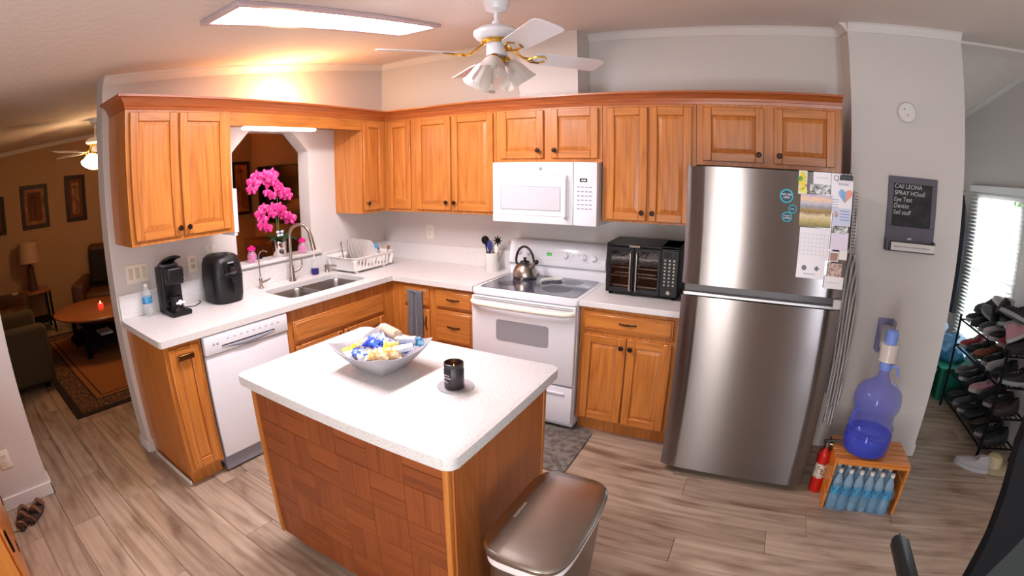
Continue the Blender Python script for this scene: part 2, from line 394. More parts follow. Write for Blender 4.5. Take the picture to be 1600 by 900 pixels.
def handle(parent, xf, u, z, vert=False, ln=.1):
    pts = []
    for i in range(9):
        q = i/8; e = (q-.5)*ln; o_ = .018+.014*math.sin(math.pi*q)
        if i in (0, 8): o_ = .016
        pts.append((u, o_, z+e) if vert else (u+e, o_, z))
    k = B(xf); k.tube(pts, [.006, .005, .0045, .005, .006, .005, .0045, .005, .006], 8)
    for q in (0, -1):
        k.ball(pts[q], .008, 8)
    k.build('handle', bronze, parent)
def drawer(root, xf, gh, u0, u1, z0, z1, pull=True):
    b = B(xf); b.box(u0, u1, 0, .014, z0, z1, .002); b.box(u0+.012, u1-.012, .013, .02, z0+.012, z1-.012, .004)
    d = b.build('drawer', gh, root)
    if pull: handle(d, xf, (u0+u1)/2, (z0+z1)/2+.003)
    return d
def body(root, *bx, m=oz, nm='body'):
    b = B()
    for x in bx: b.box(*x, .001)
    return b.build(nm, m, root)
fx, fy = FX(.61), FY(-.61)
# --- base units, left run (facing +x)
c = thing('base_cabinet', 'narrow oak pull-out base cabinet at the open end of the left counter', 'cabinet', (.3, -2.37, 0))
body(c, (0, .61, -2.485, -2.255, .10, .876)); body(c, (0, .55, -2.475, -2.255, 0, .10), nm='toe_kick')
d = door(c, fx, oy, -2.462, -2.278, .125, .85)
k = B(fx); k.box(-2.42, -2.32, .018, .04, .80, .812, .004); k.box(-2.42, -2.32, .034, .04, .782, .812, .003); k.build('handle', mat('antique_brass', (120, 84, 44), .35, .9), d)['label'] = 'antique brass cup pull'
B().box(.05, .565, -2.497, -2.485, 0, .03, .003).build('shoe_moulding', trim_m, c)
c = thing('base_cabinet', 'oak sink base cabinet with false drawer front between dishwasher and corner', 'cabinet', (.3, -1.13, 0))
body(c, (.0, .02, -1.652, -.613, .10, .876), (.02, .61, -1.652, -1.634, .10, .876), (.02, .61, -.63, -.613, .10, .876), (.02, .61, -1.634, -.63, .10, .12),
     (.59, .61, -1.634, -1.60, .12, .876), (.59, .61, -.74, -.63, .12, .876), (.59, .61, -1.60, -.74, .79, .876), (.59, .61, -1.60, -.74, .62, .655)); body(c, (.5, .55, -1.652, -.613, 0, .10), nm='toe_kick')
b = B(fx); b.box(-1.60, -.74, 0, .014, .645, .79, .002); b.box(-1.588, -.752, .013, .02, .657, .778, .004); b.build('false_drawer_front', oy, c)
door(c, fx, oy, -1.60, -1.178, .12, .625, pull=(-1.21, .56, True)); door(c, fx, oy, -1.162, -.74, .12, .625, pull=(-1.13, .56, True))
# --- base units, back run (facing -y)
c = thing('base_cabinet', 'narrow oak corner base cabinet with the grey towel hanging on it', 'cabinet', (.7, -.3, 0))
body(c, (.61, 1.0, -.61, 0, .10, .876), (0, .61, -.61, 0, .10, .876)); body(c, (.55, 1.0, -.55, -.1, 0, .10), nm='toe_kick')
drawer(c, fy, ox, .735, .97, .705, .845, False); door(c, fy, ox, .735, .97, .125, .685, pull=(.945, .58, True))
handle([o for o in COL.objects if o.parent == c and o.name.startswith('drawer')][0], fy, .855, .79)
c = thing('base_cabinet', 'oak drawer base cabinet left of the white range', 'cabinet', (1.18, -.3, 0))
body(c, (1.0, 1.36, -.61, 0, .10, .876)); body(c, (1.0, 1.36, -.55, 0, 0, .10), nm='toe_kick')
for z0, z1 in ((.717, .852), (.462, .700), (.125, .445)): drawer(c, fy, ox, 1.03, 1.34, z0, z1)
c = thing('base_cabinet', 'oak base cabinet with one drawer and two doors between range and refrigerator', 'cabinet', (2.43, -.3, 0))
body(c, (2.128, 2.745, -.61, 0, .10, .876)); body(c, (2.128, 2.745, -.55, 0, 0, .10), nm='toe_kick')
drawer(c, fy, ox, 2.157, 2.716, .727, .848)
door(c, fy, ox, 2.155, 2.433, .12, .70, (2.408, .645)); door(c, fy, ox, 2.441, 2.716, .12, .70, (2.466, .645))
# --- wall units
ux, uy = FX(.32), FY(-.32)
def wallunit(label, loc, boxes):
    c = thing('wall_cabinet', label, 'cabinet', loc); body(c, *boxes); return c
c = wallunit('oak wall cabinet with two tall doors left of the sink opening', (.16, -2.13, 1.37), [(0, .32, -2.473, -1.78, 1.372, 2.12)])
door(c, ux, oy, -2.448, -2.150, 1.40, 2.107, (-2.172, 1.445)); door(c, ux, oy, -2.136, -1.812, 1.40, 2.107, (-2.112, 1.445))
c = wallunit('narrow oak wall cabinet with one door right of the sink opening', (.16, -.3, 1.37), [(0, .32, -.603, 0, 1.372, 2.12)])
door(c, ux, oy, -.594, -.362, 1.40, 2.11, (-.568, 1.455))
c = wallunit('narrow oak wall cabinet in the inside corner of the back wall', (.48, -.16, 1.37), [(.322, .63, -.32, 0, 1.372, 2.12)])
door(c, uy, ox, .362, .600, 1.395, 2.107)
c = wallunit('oak wall cabinet with two tall doors left of the microwave', (1.0, -.16, 1.37), [(.632, 1.372, -.32, 0, 1.372, 2.12)])
door(c, uy, ox, .658, .985, 1.395, 2.107, (.955, 1.455)); door(c, uy, ox, .997, 1.351, 1.395, 2.107, (1.027, 1.455))
c = wallunit('short oak wall cabinet above the microwave', (1.77, -.16, 1.752), [(1.374, 2.153, -.32, 0, 1.752, 2.12)])
door(c, uy, ox, 1.41, 1.742, 1.777, 2.107, (1.708, 1.83)); door(c, uy, ox, 1.796, 2.127, 1.777, 2.107, (1.83, 1.83))
c = wallunit('oak wall cabinet with two tall doors between microwave and refrigerator', (2.45, -.16, 1.372), [(2.155, 2.758, -.32, 0, 1.372, 2.12)])
door(c, uy, ox, 2.185, 2.452, 1.387, 2.104, (2.425, 1.44)); door(c, uy, ox, 2.464, 2.73, 1.387, 2.104, (2.492, 1.44))
c = wallunit('short wide oak wall cabinet above the refrigerator', (3.2, -.16, 1.752), [(2.76, 3.65, -.32, 0, 1.752, 2.12)])
door(c, uy, ox, 2.80, 3.172, 1.778, 2.104, (3.14, 1.825)); door(c, uy, ox, 3.232, 3.605, 1.778, 2.104, (3.265, 1.825))
v_ = tag(B().box(.30, .32, -1.78, -.603, 2.033, 2.12, .002).build('valance_board', oy), 'plain oak valance board bridging the sink opening between wall cabinets', 'valance')
# crown moulding along the top of the wall units
prof = [(0, 2.121), (.004, 2.14), (.010, 2.142), (.014, 2.156), (.034, 2.176), (.040, 2.178), (.044, 2.182), (.058, 2.186), (.058, 2.198), (-.02, 2.198), (-.02, 2.121)]
cr = thing('crown_moulding', 'oak crown moulding running along the top of all wall cabinets', 'moulding', (.32, -.32, 2.121))
B().loft([[(.32+w_, -2.473-w_, z) for w_, z in prof], [(.32+w_, -.32-w_, z) for w_, z in prof]]).build('side_length', oak_crown_y, cr, smooth=False)
B().loft([[(.32+w_, -.32-w_, z) for w_, z in prof], [(3.65, -.32-w_, z) for w_, z in prof]]).build('back_length', oak_crown_x, cr, smooth=False)
B().loft([[(0, -2.473-w_, z) for w_, z in prof], [(.32+w_, -2.473-w_, z) for w_, z in prof]]).build('end_return', oak_crown_x, cr, smooth=False)

# ================================================================== COUNTERTOPS, SINK
c = thing('countertop', 'L-shaped white speckled countertop running from sink wall to the range', 'countertop', (.33, -1.2, .876))
SX0, SX1, SY0, SY1 = .175, .535, -1.52, -.80
def slab(b, poly, z0=.877, z1=.914, bev=.004): b.prism(poly, z0, z1, bev)
# slab with the sink cut-out
b = B()
bm = bmesh.new()
outer = [(0, -2.512), (.632, -2.512), (.645, -2.505), (.648, -2.492), (.648, -.648), (1.360, -.648), (1.360, 0), (0, 0)]
inner = rrect(SX0, SX1, SY0, SY1, .07, 5)
def slab_ring(z):
    vo = [bm.verts.new((x, y, z)) for x, y in outer]; vi = [bm.verts.new((x, y, z)) for x, y in inner]
    eo = [bm.edges.new((vo[i], vo[(i+1) % len(vo)])) for i in range(len(vo))]; ei = [bm.edges.new((vi[i], vi[(i+1) % len(vi)])) for i in range(len(vi))]
    bmesh.ops.triangle_fill(bm, use_beauty=True, edges=eo+ei); return vo, vi
to, ti = slab_ring(.914); bo, bi = slab_ring(.877)
for A_, B_ in ((to, bo), (ti, bi)):
    for i in range(len(A_)): bm.faces.new((A_[i], A_[(i+1) % len(A_)], B_[(i+1) % len(A_)], B_[i]))
b._add(bm); b.build('slab', counter_m, c, smooth=False)
b = B(); b.box(0, .014, -2.505, -1.60, .914, 1.064, .002); b.box(0, .014, -1.60, -.79, .914, 1.046, .002); b.box(0, .014, -.79, -.014, .914, 1.064, .002); b.box(0, 1.36, -.014, 0, .914, 1.064, .002)
b.build('backsplash', counter_m, c)
tag(B().box(-.15, .03, -1.62, -.80, 1.0665, 1.09, .004).build('window_ledge', counter_m), 'pale stone ledge in the sink opening holding the orchid', 'ledge')
b = B(); slab(b, [(2.128, -.648), (2.748, -.648), (2.748, 0), (2.128, 0)])
c = b.build('countertop', counter_m, smooth=False); tag(c, 'short white speckled countertop between range and refrigerator', 'countertop')
B().box(2.128, 2.748, -.014, 0, .914, 1.03, .002).build('backsplash', counter_m, c)
sk = thing('sink', 'stainless double bowl undermount sink', 'sink', (.355, -1.16, .72))
def bowl(y0, y1, nm):
    rings = [rrect(SX0-.004, SX1+.004, y0, y1, .07), rrect(SX0+.004, SX1-.004, y0+.008, y1-.008, .065), rrect(SX0+.02, SX1-.02, y0+.024, y1-.024, .06), rrect(SX0+.05, SX1-.05, y0+.054, y1-.054, .04), rrect(SX0+.15, SX1-.15, y0+.15, y1-.15, .02)]
    zz = [.8765, .86, .74, .715, .712]
    o = B().loft([[(x, y, z) for x, y in r] for r, z in zip(rings, zz)], cap=False)
    o = o.build(nm, steel_b, sk); cen = ((SX0+SX1)/2, (y0+y1)/2, .7125)
    me = o.data; bm = bmesh.new(); bm.from_mesh(me); bmesh.ops.holes_fill(bm, edges=[e for e in bm.edges if e.is_boundary and all(v.co.z+world_of(sk).translation.z < .72 for v in e.verts)]); bm.to_mesh(me); bm.free()
    B().lathe([(.045, .0), (.04, .003), (.03, .002), (.0, .001)], c=cen, seg=20).build('drain', chrome, o)
bowl(SY0-.004, -1.185, 'bowl'); bowl(-1.165, SY1+.004, 'bowl')
B().box(SX0-.003, SX1+.003, -1.187, -1.163, .862, .877, .004, 2).build('divider', steel_b, sk)

# ================================================================== FAUCETS AND SINK THINGS
def arc(c0, r, a0, a1, n, ax):       # arc in plane spanned by ax (horizontal unit) and z
    return [(c0[0]+ax[0]*r*math.cos(R(a0+(a1-a0)*i/n)), c0[1]+ax[1]*r*math.cos(R(a0+(a1-a0)*i/n)), c0[2]+r*math.sin(R(a0+(a1-a0)*i/n))) for i in range(n+1)]
f = thing('faucet', 'tall brushed nickel gooseneck faucet behind the sink', 'faucet', (.085, -1.17, .914))
ax = (.93, .37)
B().lathe([(.03, 0), (.03, .006), (.024, .02), (.021, .07), (.018, .12)], c=(.085, -1.17, .914)).build('base', steel_p, f)
cx_ = .085+ax[0]*.09; cy_ = -1.17+ax[1]*.09
B().tube([(.085, -1.17, 1.03), (.085, -1.17, 1.25)]+arc((cx_, cy_, 1.25), .09, 180, 20, 12, ax), .0125, 12).build('spout', steel_p, f)
e = arc((cx_, cy_, 1.25), .09, 180, 20, 12, ax)[-1]
B().tube([e, (e[0]+ax[0]*.012, e[1]+ax[1]*.012, e[2]-.04), (e[0]+ax[0]*.03, e[1]+ax[1]*.03, e[2]-.13)], [.0135, .016, .019], 14).build('spray_head', steel_p, f)
B().tube([(.10, -1.155, .985), (.115, -1.12, 1.0), (.12, -1.095, 1.03), (.115, -1.09, 1.085)], [.011, .010, .0085, .006], 10).build('lever', steel_p, f)
f = thing('filter_faucet', 'small slim drinking water faucet near the air fryer', 'faucet', (.075, -1.455, .914))
B().lathe([(.021, 0), (.021, .005), (.014, .012), (.012, .05), (.015, .055), (.012, .07), (.006, .08)], c=(.075, -1.455, .914), seg=16).build('base', steel_p, f)
B().tube([(.075, -1.455, .99), (.075, -1.455, 1.13)]+arc((.125, -1.44, 1.135), .052, 180, 55, 8, (.95, .3)), .0045, 8).build('spout', steel_p, f)
B().tube([(.08, -1.45, .955), (.11, -1.43, .965), (.14, -1.41, .985)], [.008, .007, .005], 8).build('lever', steel_p, f)
f = thing('soap_dispenser', 'nickel soap pump dispenser at the right end of the sink', 'dispenser', (.07, -.80, .914))
B().lathe([(.02, 0), (.02, .006), (.016, .01), (.014, .03), (.019, .035), (.019, .055), (.012, .062)], c=(.07, -.80, .914), seg=16).build('base', steel_p, f)
B().tube([(.07, -.80, .965), (.12, -.77, .968), (.17, -.745, .962)], [.009, .008, .007], 8).build('spout', steel_p, f)
f = thing('soap_bottle', 'clear soap bottle half full of purple liquid behind the sink', 'bottle', (.055, -.915, .914))
B().lathe([(.0, .0), (.028, .001), (.031, .01), (.031, .05), (.0, .052)], c=(.055, -.915, .914), seg=16).build('liquid', mat('purple_soap', (44, 38, 110), .2), f)
B().lathe([(.0, .0525), (.031, .053), (.030, .075), (.024, .10), (.012, .115), (.012, .125)], c=(.055, -.915, .914), seg=16).build('bottle_body', clear, f)
B().lathe([(.013, .125), (.013, .14), (.004, .142), (.004, .16)], c=(.055, -.915, .914), seg=12).build('pump', mat('pump_white', (230, 230, 235), .4), f)
# dish rack
rk = thing('dish_rack', 'white plastic dish rack draining at the inside corner of the counter', 'dish rack', (.24, -.45, .914))
RX0, RX1, RY0, RY1 = .05, .375, -.78, -.30
def rr_(e, z): return [(x, y, z) for x, y in rrect(RX0-e, RX1+e, RY0-e, RY1+e, .05, 4)]
b = B(); rwm_ = mat('rack_white', (240, 236, 232), .35)
b.loft([rr_(-.03, .930), rr_(-.022, .934), rr_(-.018, .95)]+[rr_(-.024, .95), rr_(-.034, .938)], cap=True)
b.build('tray', rwm_, rk)
rw = bpy.data.materials['rack_white']
B().loft([rr_(-.006, 1.018), rr_(.004, 1.034), rr_(.010, 1.040), rr_(.006, 1.043), rr_(-.006, 1.03), rr_(-.010, 1.016)], cap=False).build('rim', rw, rk)
# end walls solid, long walls slotted
def rwall(t0, t1, side):      # side: 'x0','x1','y0','y1'; t in metres along
    f = {'y0': lambda t, e: (t, RY0+e, 0), 'y1': lambda t, e: (t, RY1-e, 0), 'x0': lambda t, e: (RX0+e, t, 0), 'x1': lambda t, e: (RX1-e, t, 0)}[side]
    rg = []
    for t in (t0, t1):
        a = f(t, .022); q = f(t, .005); a2 = f(t, .026); q2 = f(t, .009)
        rg.append([(a[0], a[1], .945), (q[0], q[1], 1.022), (q2[0], q2[1], 1.022), (a2[0], a2[1], .945)])
    return B().loft(rg)
rwall(RX0+.03, RX1-.03, 'y0').build('end_wall', rw, rk); rwall(RX0+.03, RX1-.03, 'y1').build('end_wall', rw, rk)
for sd_ in ('x0', 'x1'):
    n = 11; ln = RY1-RY0-.08
    for i in range(n): t = RY0+.04+i*ln/(n-1); rwall(t-.009, t+.009, sd_).build('rack_slat', rw, rk)
for cx_2, cy_2 in ((RX0+.028, RY0+.028), (RX1-.028, RY0+.028), (RX0+.028, RY1-.028), (RX1-.028, RY1-.028)):
    B().tube([(cx_2, cy_2, .94), (cx_2+(.012 if cx_2 > .2 else -.012), cy_2+(.012 if cy_2 > -.5 else -.012), 1.022)], .016, 8).build('corner_post', rw, rk)
for x in (.12, .33):
    for y in (-.72, -.40): B().box(x-.012, x+.012, y-.012, y+.012, .914, .932, .002).build('foot', rw, rk)
plate = None
china = mat('china', (222, 216, 210), .2, coat=.3)
for i in range(6):
    loc = (.10+i*.032, -.50, 1.045)
    if plate is None:
        plate = B().lathe([(.0, 0), (.055, .0), (.085, .010), (.105-.0, .016), (.105, .0185), (.083, .0135), (.054, .004), (.0, .0035)], seg=28).build('plate', china)
        tag(plate, 'white china plate standing on edge in the dish rack', 'plate', 'plates in the dish rack'); o = plate
    else: o = dup(plate)
    o['label'] = 'white china plate standing in the dish rack, %s from the left' % ['first', 'second', 'third', 'fourth', 'fifth', 'sixth'][i]
    o.location = loc; o.rotation_euler = (R(70+i*1.5), R(0), R(100)); o.scale = [1-.03*(i % 3)]*3
cup = thing('cutlery_holder', 'white cutlery basket hung inside the dish rack corner', 'basket', (.30, -.375, .96))
B().loft([[(x, y, z) for x, y in rrect(.25-e, .35+e, -.42-e, -.345+e, .02, 3)] for e, z in ((-.008, .957), (0, 1.03), (-.004, 1.03), (-.011, .962))]).build('cup', rw, cup)
cutm = [mat('blue_silicone', (70, 140, 190), .5), mat('brown_wood_spoon', (140, 84, 50), .6), steel_p, blackm]
def utensil(name, label, p0, p1, m, head, cat='utensil', rad=.004, flat=(1, 1, .3), grp=None):
    t_ = thing(name, label, cat, p0, group=grp); B().tube([p0, p1], rad, 8).build('shaft', m, t_)
    B().ball(p1, head, 12, flat, M=Matrix.Rotation(R(70), 4, 'X')).build('head', m, t_); return t_
utensil('spoon', 'blue silicone spoon standing in the cutlery basket', (.29, -.39, .965), (.27, -.41, 1.085), cutm[0], .022)
utensil('spoon', 'steel soup spoon standing in the cutlery basket', (.31, -.40, .965), (.325, -.44, 1.075), cutm[2], .017)
utensil('wooden_spoon', 'brown wooden spoon standing in the cutlery basket', (.33, -.37, .965), (.37, -.37, 1.075), cutm[1], .019)
utensil('fork', 'steel fork leaning up from the back of the dish rack', (.09, -.62, .96), (.04, -.60, 1.12), cutm[2], .011, flat=(.8, 1.6, .2))
utensil('knife', 'steel knife leaning up from the back of the dish rack', (.10, -.58, .96), (.05, -.53, 1.12), cutm[2], .009, flat=(.8, 2, .2))

# ================================================================== DISHWASHER
c = thing('dishwasher', 'white built-in dishwasher under the left counter', 'dishwasher', (.3, -1.955, 0))
B().box(.02, .605, -2.248, -1.66, .05, .872).build('body', mat('dishwasher_side', (120, 118, 132), .5), c)
b = B(fx); b.box(-2.247, -1.661, 0, .022, .115, .752, .005, 2); d = b.build('door', white, c)
b = B(fx); b.box(-2.250, -1.658, 0, .034, .758, .872, .008, 2); p_ = b.build('control_panel', white, c)
b = B(fx)
b.surf(lambda u, v: (-2.14+.38*u, .0345+.006*math.sin(math.pi*v), .792-.03*math.sin(math.pi*u)*v), 14, 4); b.build('handle_scoop', mat('scoop_shadow', (150, 150, 160), .5), p_)
B(fx).box(-2.14, -1.76, .030, .0352, .788, .800, .002).build('handle_recess', dkgrey, p_)
for i in range(9): B(fx).box(-2.10+i*.045, -2.085+i*.045, .0335, .0346, .826, .832).build('button_mark', grey_line, p_)
for i in range(6): text('- - -', (.6448, -2.08+i*.062, .845), EAST, .012, grey_line, p_)
for y in (-2.19, -2.165): B(fx).lathe([(.008, 0), (.006, .0015)], M=Matrix.Translation((y, .034, .815)) @ Matrix.Rotation(R(-90), 4, 'X'), seg=12).build('button_mark', grey_line, p_)
B(fx).box(-2.247, -1.661, -.02, .0, .015, .112, .003).build('kick_plate', mat('kick_grey', (138, 134, 144), .5), c)

# ================================================================== RANGE
c = thing('range', 'white electric range with black glass cooktop', 'range', (1.744, -.33, 0))
X0, X1 = 1.365, 2.123
B().box(X0+.004, X1-.004, -.635, -.02, .02, .872, .003).build('body', white, c)
b = B(); b.prism(rrect(X0, X1, -.66, -.025, .02), .873, .912, .006, 2); ck = b.build('cooktop', white, c)
B().prism(rrect(X0+.03, X1-.03, -.615, -.105, .03), .9115, .9155, .001, 1).build('glass', glassc, ck)
for x, y, r in ((1.535, -.45, .078), (1.90, -.45, .10), (1.56, -.22, .09), (1.93, -.22, .075)):
    B().lathe([(r, 0), (r, .0004), (r-.004, .0006), (0, .0006)], c=(x, y, .9152), seg=36).build('burner', burner_m, ck)
# backguard
prof = [(-.02, .905), (-.105, .905), (-.105, .945), (-.095, .985), (-.12, 1.00), (-.125, 1.03), (-.10, 1.13), (-.075, 1.165), (-.04, 1.175), (-.02, 1.17)]
b = B(YZ); b.prism(prof, X0+.005, X1+.01, .006, 2); bg = b.build('backguard', white, c)
def onbg(x, z, o=.0): return Vector((x, -.125+(z-1.03)*.25-o, z))
tilt = Euler((R(90-14), 0, 0))
Mt = lambda x, z, o=0: Matrix.Translation(onbg(x, z, o)) @ tilt.to_matrix().to_4x4()
B().box(-.20, .12, -.035, .035, 0, .003, .001, M=Mt(1.75, 1.075)).build('display_panel', mat('panel_white', (226, 226, 230), .3), bg)
dp = B().box(-.018, .018, -.010, .010, .003, .0045, M=Mt(1.70, 1.082)).build('display', mat('display_black', (18, 40, 20), .2), bg)
text('12:08', onbg(1.70, 1.082, .0056), Matrix(tilt.to_matrix()).to_4x4(), .014, emis('green_digits', (60, 230, 80), 2.5), dp)
for x, z in ((1.455, 1.09), (1.53, 1.088), (1.83, 1.08), (1.97, 1.078), (2.045, 1.076)):
    kb = B().lathe([(.028, 0), (.028, .004), (.022, .006), (.020, .022), (.018, .025), (0, .025)], M=Mt(x, z, 0), seg=24).build('knob', white, bg)
    B().box(-.004, .004, -.02, .02, .024, .031, .002, M=Mt(x, z, 0)).build('grip', white, kb)
for x, z in ((1.60, 1.09), (1.885, 1.085), (1.93, 1.09), (2.0, 1.045), (2.09, 1.05)): B().lathe([(.003, 0), (.002, .001)], M=Mt(x, z), seg=8).build('indicator_dot', dkgrey, bg)
# oven door
fd = FY(-.636)
b = B(fd); b.box(X0+.006, X1-.006, 0, .04, .335, .866, .010, 2); od = b.build('oven_door', white, c)
B(lambda p: (p[0], -.676-p[2], p[1])).prism(rrect(1.562, 1.94, .578, .722, .02), .0, .002).build('oven_window', mat('oven_window', (158, 158, 164), .18, coat=.4), od)
B(fd).box(X0+.02, X1-.02, .038, .043, .842, .848, .001).build('vent_slot', mat('vent_line', (150, 148, 146), .5), od)
B(fd).box(X0+.02, X1-.02, .038, .043, .855, .859, .001).build('vent_slot', bpy.data.materials['vent_line'], od)
b = B(); pts = [(X0+.02, -.68, .828), (X0+.035, -.70, .826), (X0+.07, -.715, .823)]+[(X0+.07+(X1-X0-.14)*i/6, -.715-.010*math.sin(math.pi*i/6), .823) for i in range(1, 6)]+[(X1-.07, -.715, .823), (X1-.035, -.70, .826), (X1-.02, -.68, .828)]
b.tube(pts, .017, 12); b.build('handle', cream, od)['label'] = 'cream bar handle'
b = B(fd); b.box(X0+.006, X1-.006, 0, .035, .055, .322, .008, 2); dr = b.build('storage_drawer', white, c)
B(fd).box(X0+.06, X1-.06, .033, .045, .268, .284, .005, 2).build('drawer_grip', white, dr)
B().box(X0+.02, X1-.02, -.60, -.03, 0, .02).build('foot_rail', blackm, c)
# oven hood
c = thing('microwave', 'white microwave mounted above the range', 'microwave', (1.762, -.2, 1.337))
MX0, MX1 = 1.384, 2.141
B().box(MX0, MX1, -.365, -.0, 1.338, 1.7505, .003).build('body', white, c)
fm = FY(-.365)
B(fm).box(MX0, 1.978, 0, .034, 1.338, 1.7505, .005, 2).build('door', white, c)
dr = COL.objects[-1]
B(fm).box(1.982, MX1, 0, .032, 1.338, 1.7505, .005, 2).build('control_panel', white, c)
cp = COL.objects[-1]
b = B(fm); fr_ = (1.405, 1.968, 1.39, 1.665); t_ = .006
b.box(fr_[0], fr_[1], .033, .038, fr_[3]-t_, fr_[3], .002); b.box(fr_[0], fr_[1], .033, .038, fr_[2], fr_[2]+t_, .002); b.box(fr_[0], fr_[0]+t_, .033, .038, fr_[2], fr_[3], .002); b.box(fr_[1]-t_, fr_[1], .033, .038, fr_[2], fr_[3], .002)
b.build('door_border', white, dr)
B(fm).box(1.446, 1.893, .033, .0365, 1.425, 1.588, .002).build('window_surround', grey_line, dr)
B(fm).box(1.452, 1.889, .036, .0375, 1.43, 1.584, .001).build('window', mat('microwave_window', (190, 190, 196), .35, noise=((205, 205, 210), (400, 400, 400), .45, .55)), dr)
B(fm).tube([(1.93, .033, 1.655), (1.93, .06, 1.645), (1.93, .064, 1.52), (1.93, .06, 1.395), (1.93, .033, 1.385)], .014, 12).build('handle', white, dr)
B(fm).lathe([(.011, 0), (.011, .002), (.0, .002)], M=Matrix.Translation((1.75, .034, 1.705)) @ Matrix.Rotation(R(-90), 4, 'X'), seg=20).build('badge', mat('badge', (120, 120, 128), .3, .6), dr)
text('GE', (1.75, -.4012, 1.705), FRONT, .013, paper, dr)
q = B(fm).box(2.025, 2.075, .031, .0335, 1.622, 1.645, .001).build('display', blackm, cp)
text('12:08', (2.05, -.3988, 1.633), FRONT, .014, emis('white_digits', (230, 235, 240), 1.5), q)
B(fm).box(2.0, 2.115, .031, .0322, 1.40, 1.66).build('key_field', mat('key_field', (228, 228, 234), .35), cp)
for r_ in range(6):
    for q_ in range(4): B(fm).box(2.008+q_*.027, 2.026+q_*.027, .032, .0334, 1.585-r_*.028, 1.593-r_*.028).build('key', grey_line, cp)
B().box(MX0+.03, MX1-.03, -.34, -.05, 1.3345, 1.338).build('vent_grille', mat('vent_grey', (150, 148, 146), .5), c)

# ================================================================== REFRIGERATOR
c = thing('refrigerator', 'tall stainless steel top-freezer refrigerator with papers stuck on it', 'refrigerator', (3.19, -.45, 0))
GX0, GX1 = 2.77, 3.612
B().box(GX0+.008, GX1-.008, -.80, -.05, .03, 1.70, .006).build('body', mat('fridge_side', (96, 94, 98), .45, .4), c)
def sdoor(z0, z1, nm):
    n = 18; ring = []
    def prof(z):
        pts = [(GX0, -.80, z)]
        for i in range(n+1):
            u = i/n; x = GX0+(GX1-GX0)*u; e = min(u, 1-u)
            y = -.876+.0+ (.018*(1-min(1, e/.03))**2)-.003*math.sin(math.pi*u)
            pts.append((x, y, z))
        pts.append((GX1, -.80, z)); return pts
    return B().loft([prof(z0), prof(z0+.003), prof(z1-.003), prof(z1)]).build(nm, steel, c, ang=35)
sdoor(1.137, 1.735, 'freezer_door'); sdoor(.05, 1.075, 'door')
B().box(GX0+.01, GX1-.01, -.868, -.80, 1.076, 1.0935, .003).build('grip_rail', mat('pale_steel', (190, 186, 186), .3, 1), c)
B().box(GX0+.015, GX1-.015, -.835, -.80, 1.094, 1.136).build('handle_recess', mat('recess_grey', (92, 88, 88), .4, .6), c)
B().box(GX1-.045, GX1-.004, -.872, -.80, 1.08, 1.13, .003).build('hinge_cover', mat('hinge_pale', (205, 200, 200), .4), c)
for x in (GX0+.06, GX1-.06): B().lathe([(.022, 0), (.022, .012), (.012, .015), (.012, .05)], c=(x, -.78, 0), seg=14).build('foot', blackm, c)
B().box(GX0+.05, GX1-.05, -.78, -.6, .035, .05).build('toe_grille', blackm, c)

# --- papers and magnets on the refrigerator, each its own thing
yF = -.8815
def sheet(name, label, cat, x0, x1, z0, z1, m, lay=0, group=None):
    y = yF-lay*.0012
    o = B().box(x0, x1, y-.0008, y, z0, z1).build(name, m, loc=((x0+x1)/2, y, (z0+z1)/2)); return tag(o, label, cat, group)
def onsheet(o, nm, x0, x1, z0, z1, m, d=.0011):
    c0 = o.location; return B().box(x0-c0.x, x1-c0.x, -.0006-d, -d+.0002, z0-c0.z, z1-c0.z).build(nm, m, o)
def ramp_mat(name, stops, scale, axis='z', nscale=8, amount=.25):
    m = bpy.data.materials.new(name); m.use_nodes = True; nt = m.node_tree; N = nt.nodes; L = nt.links; b = N['Principled BSDF']; b.inputs['Roughness'].default_value = .5
    tc = N.new('ShaderNodeTexCoord'); sp = N.new('ShaderNodeSeparateXYZ'); L.new(tc.outputs['Generated'], sp.inputs[0])
    nz = N.new('ShaderNodeTexNoise'); nz.inputs['Scale'].default_value = nscale; nz.inputs['Detail'].default_value = 6
    mp = N.new('ShaderNodeMapping'); mp.inputs['Scale'].default_value = scale; L.new(tc.outputs['Generated'], mp.inputs[0]); L.new(mp.outputs[0], nz.inputs['Vector'])
    a = N.new('ShaderNodeMath'); a.operation = 'MULTIPLY_ADD'; a.inputs[1].default_value = amount; L.new(nz.outputs['Fac'], a.inputs[0]); L.new(sp.outputs['XYZ'.index(axis.upper())], a.inputs[2])
    s = N.new('ShaderNodeMath'); s.operation = 'SUBTRACT'; s.inputs[1].default_value = amount*.5; L.new(a.outputs[0], s.inputs[0])
    cr = N.new('ShaderNodeValToRGB'); L.new(s.outputs[0], cr.inputs[0]); e = cr.color_ramp.elements
    e[0].position, e[0].color = stops[0][0], lin(stops[0][1]); e[1].position, e[1].color = stops[-1][0], lin(stops[-1][1])
    for p, c_ in stops[1:-1]: n_ = e.new(p); n_.color = lin(c_)
    L.new(cr.outputs[0], b.inputs['Base Color']); return m
land = ramp_mat('landscape_print', [(0, (120, 110, 50)), (.2, (196, 176, 110)), (.34, (226, 210, 170)), (.44, (150, 110, 60)), (.52, (170, 140, 70)), (.62, (150, 150, 160)), (.72, (196, 190, 204)), (.85, (244, 206, 170)), (1, (200, 186, 214))], (1, 1, 3), nscale=5)
dred = mat('print_red', (190, 150, 145), .6); dgr = mat('print_grey', (120, 120, 130), .6); dblue = mat('print_blue', (120, 150, 205), .6); dpink = mat('print_pink', (235, 160, 150), .6); teal = mat('teal_print', (40, 176, 190), .5)
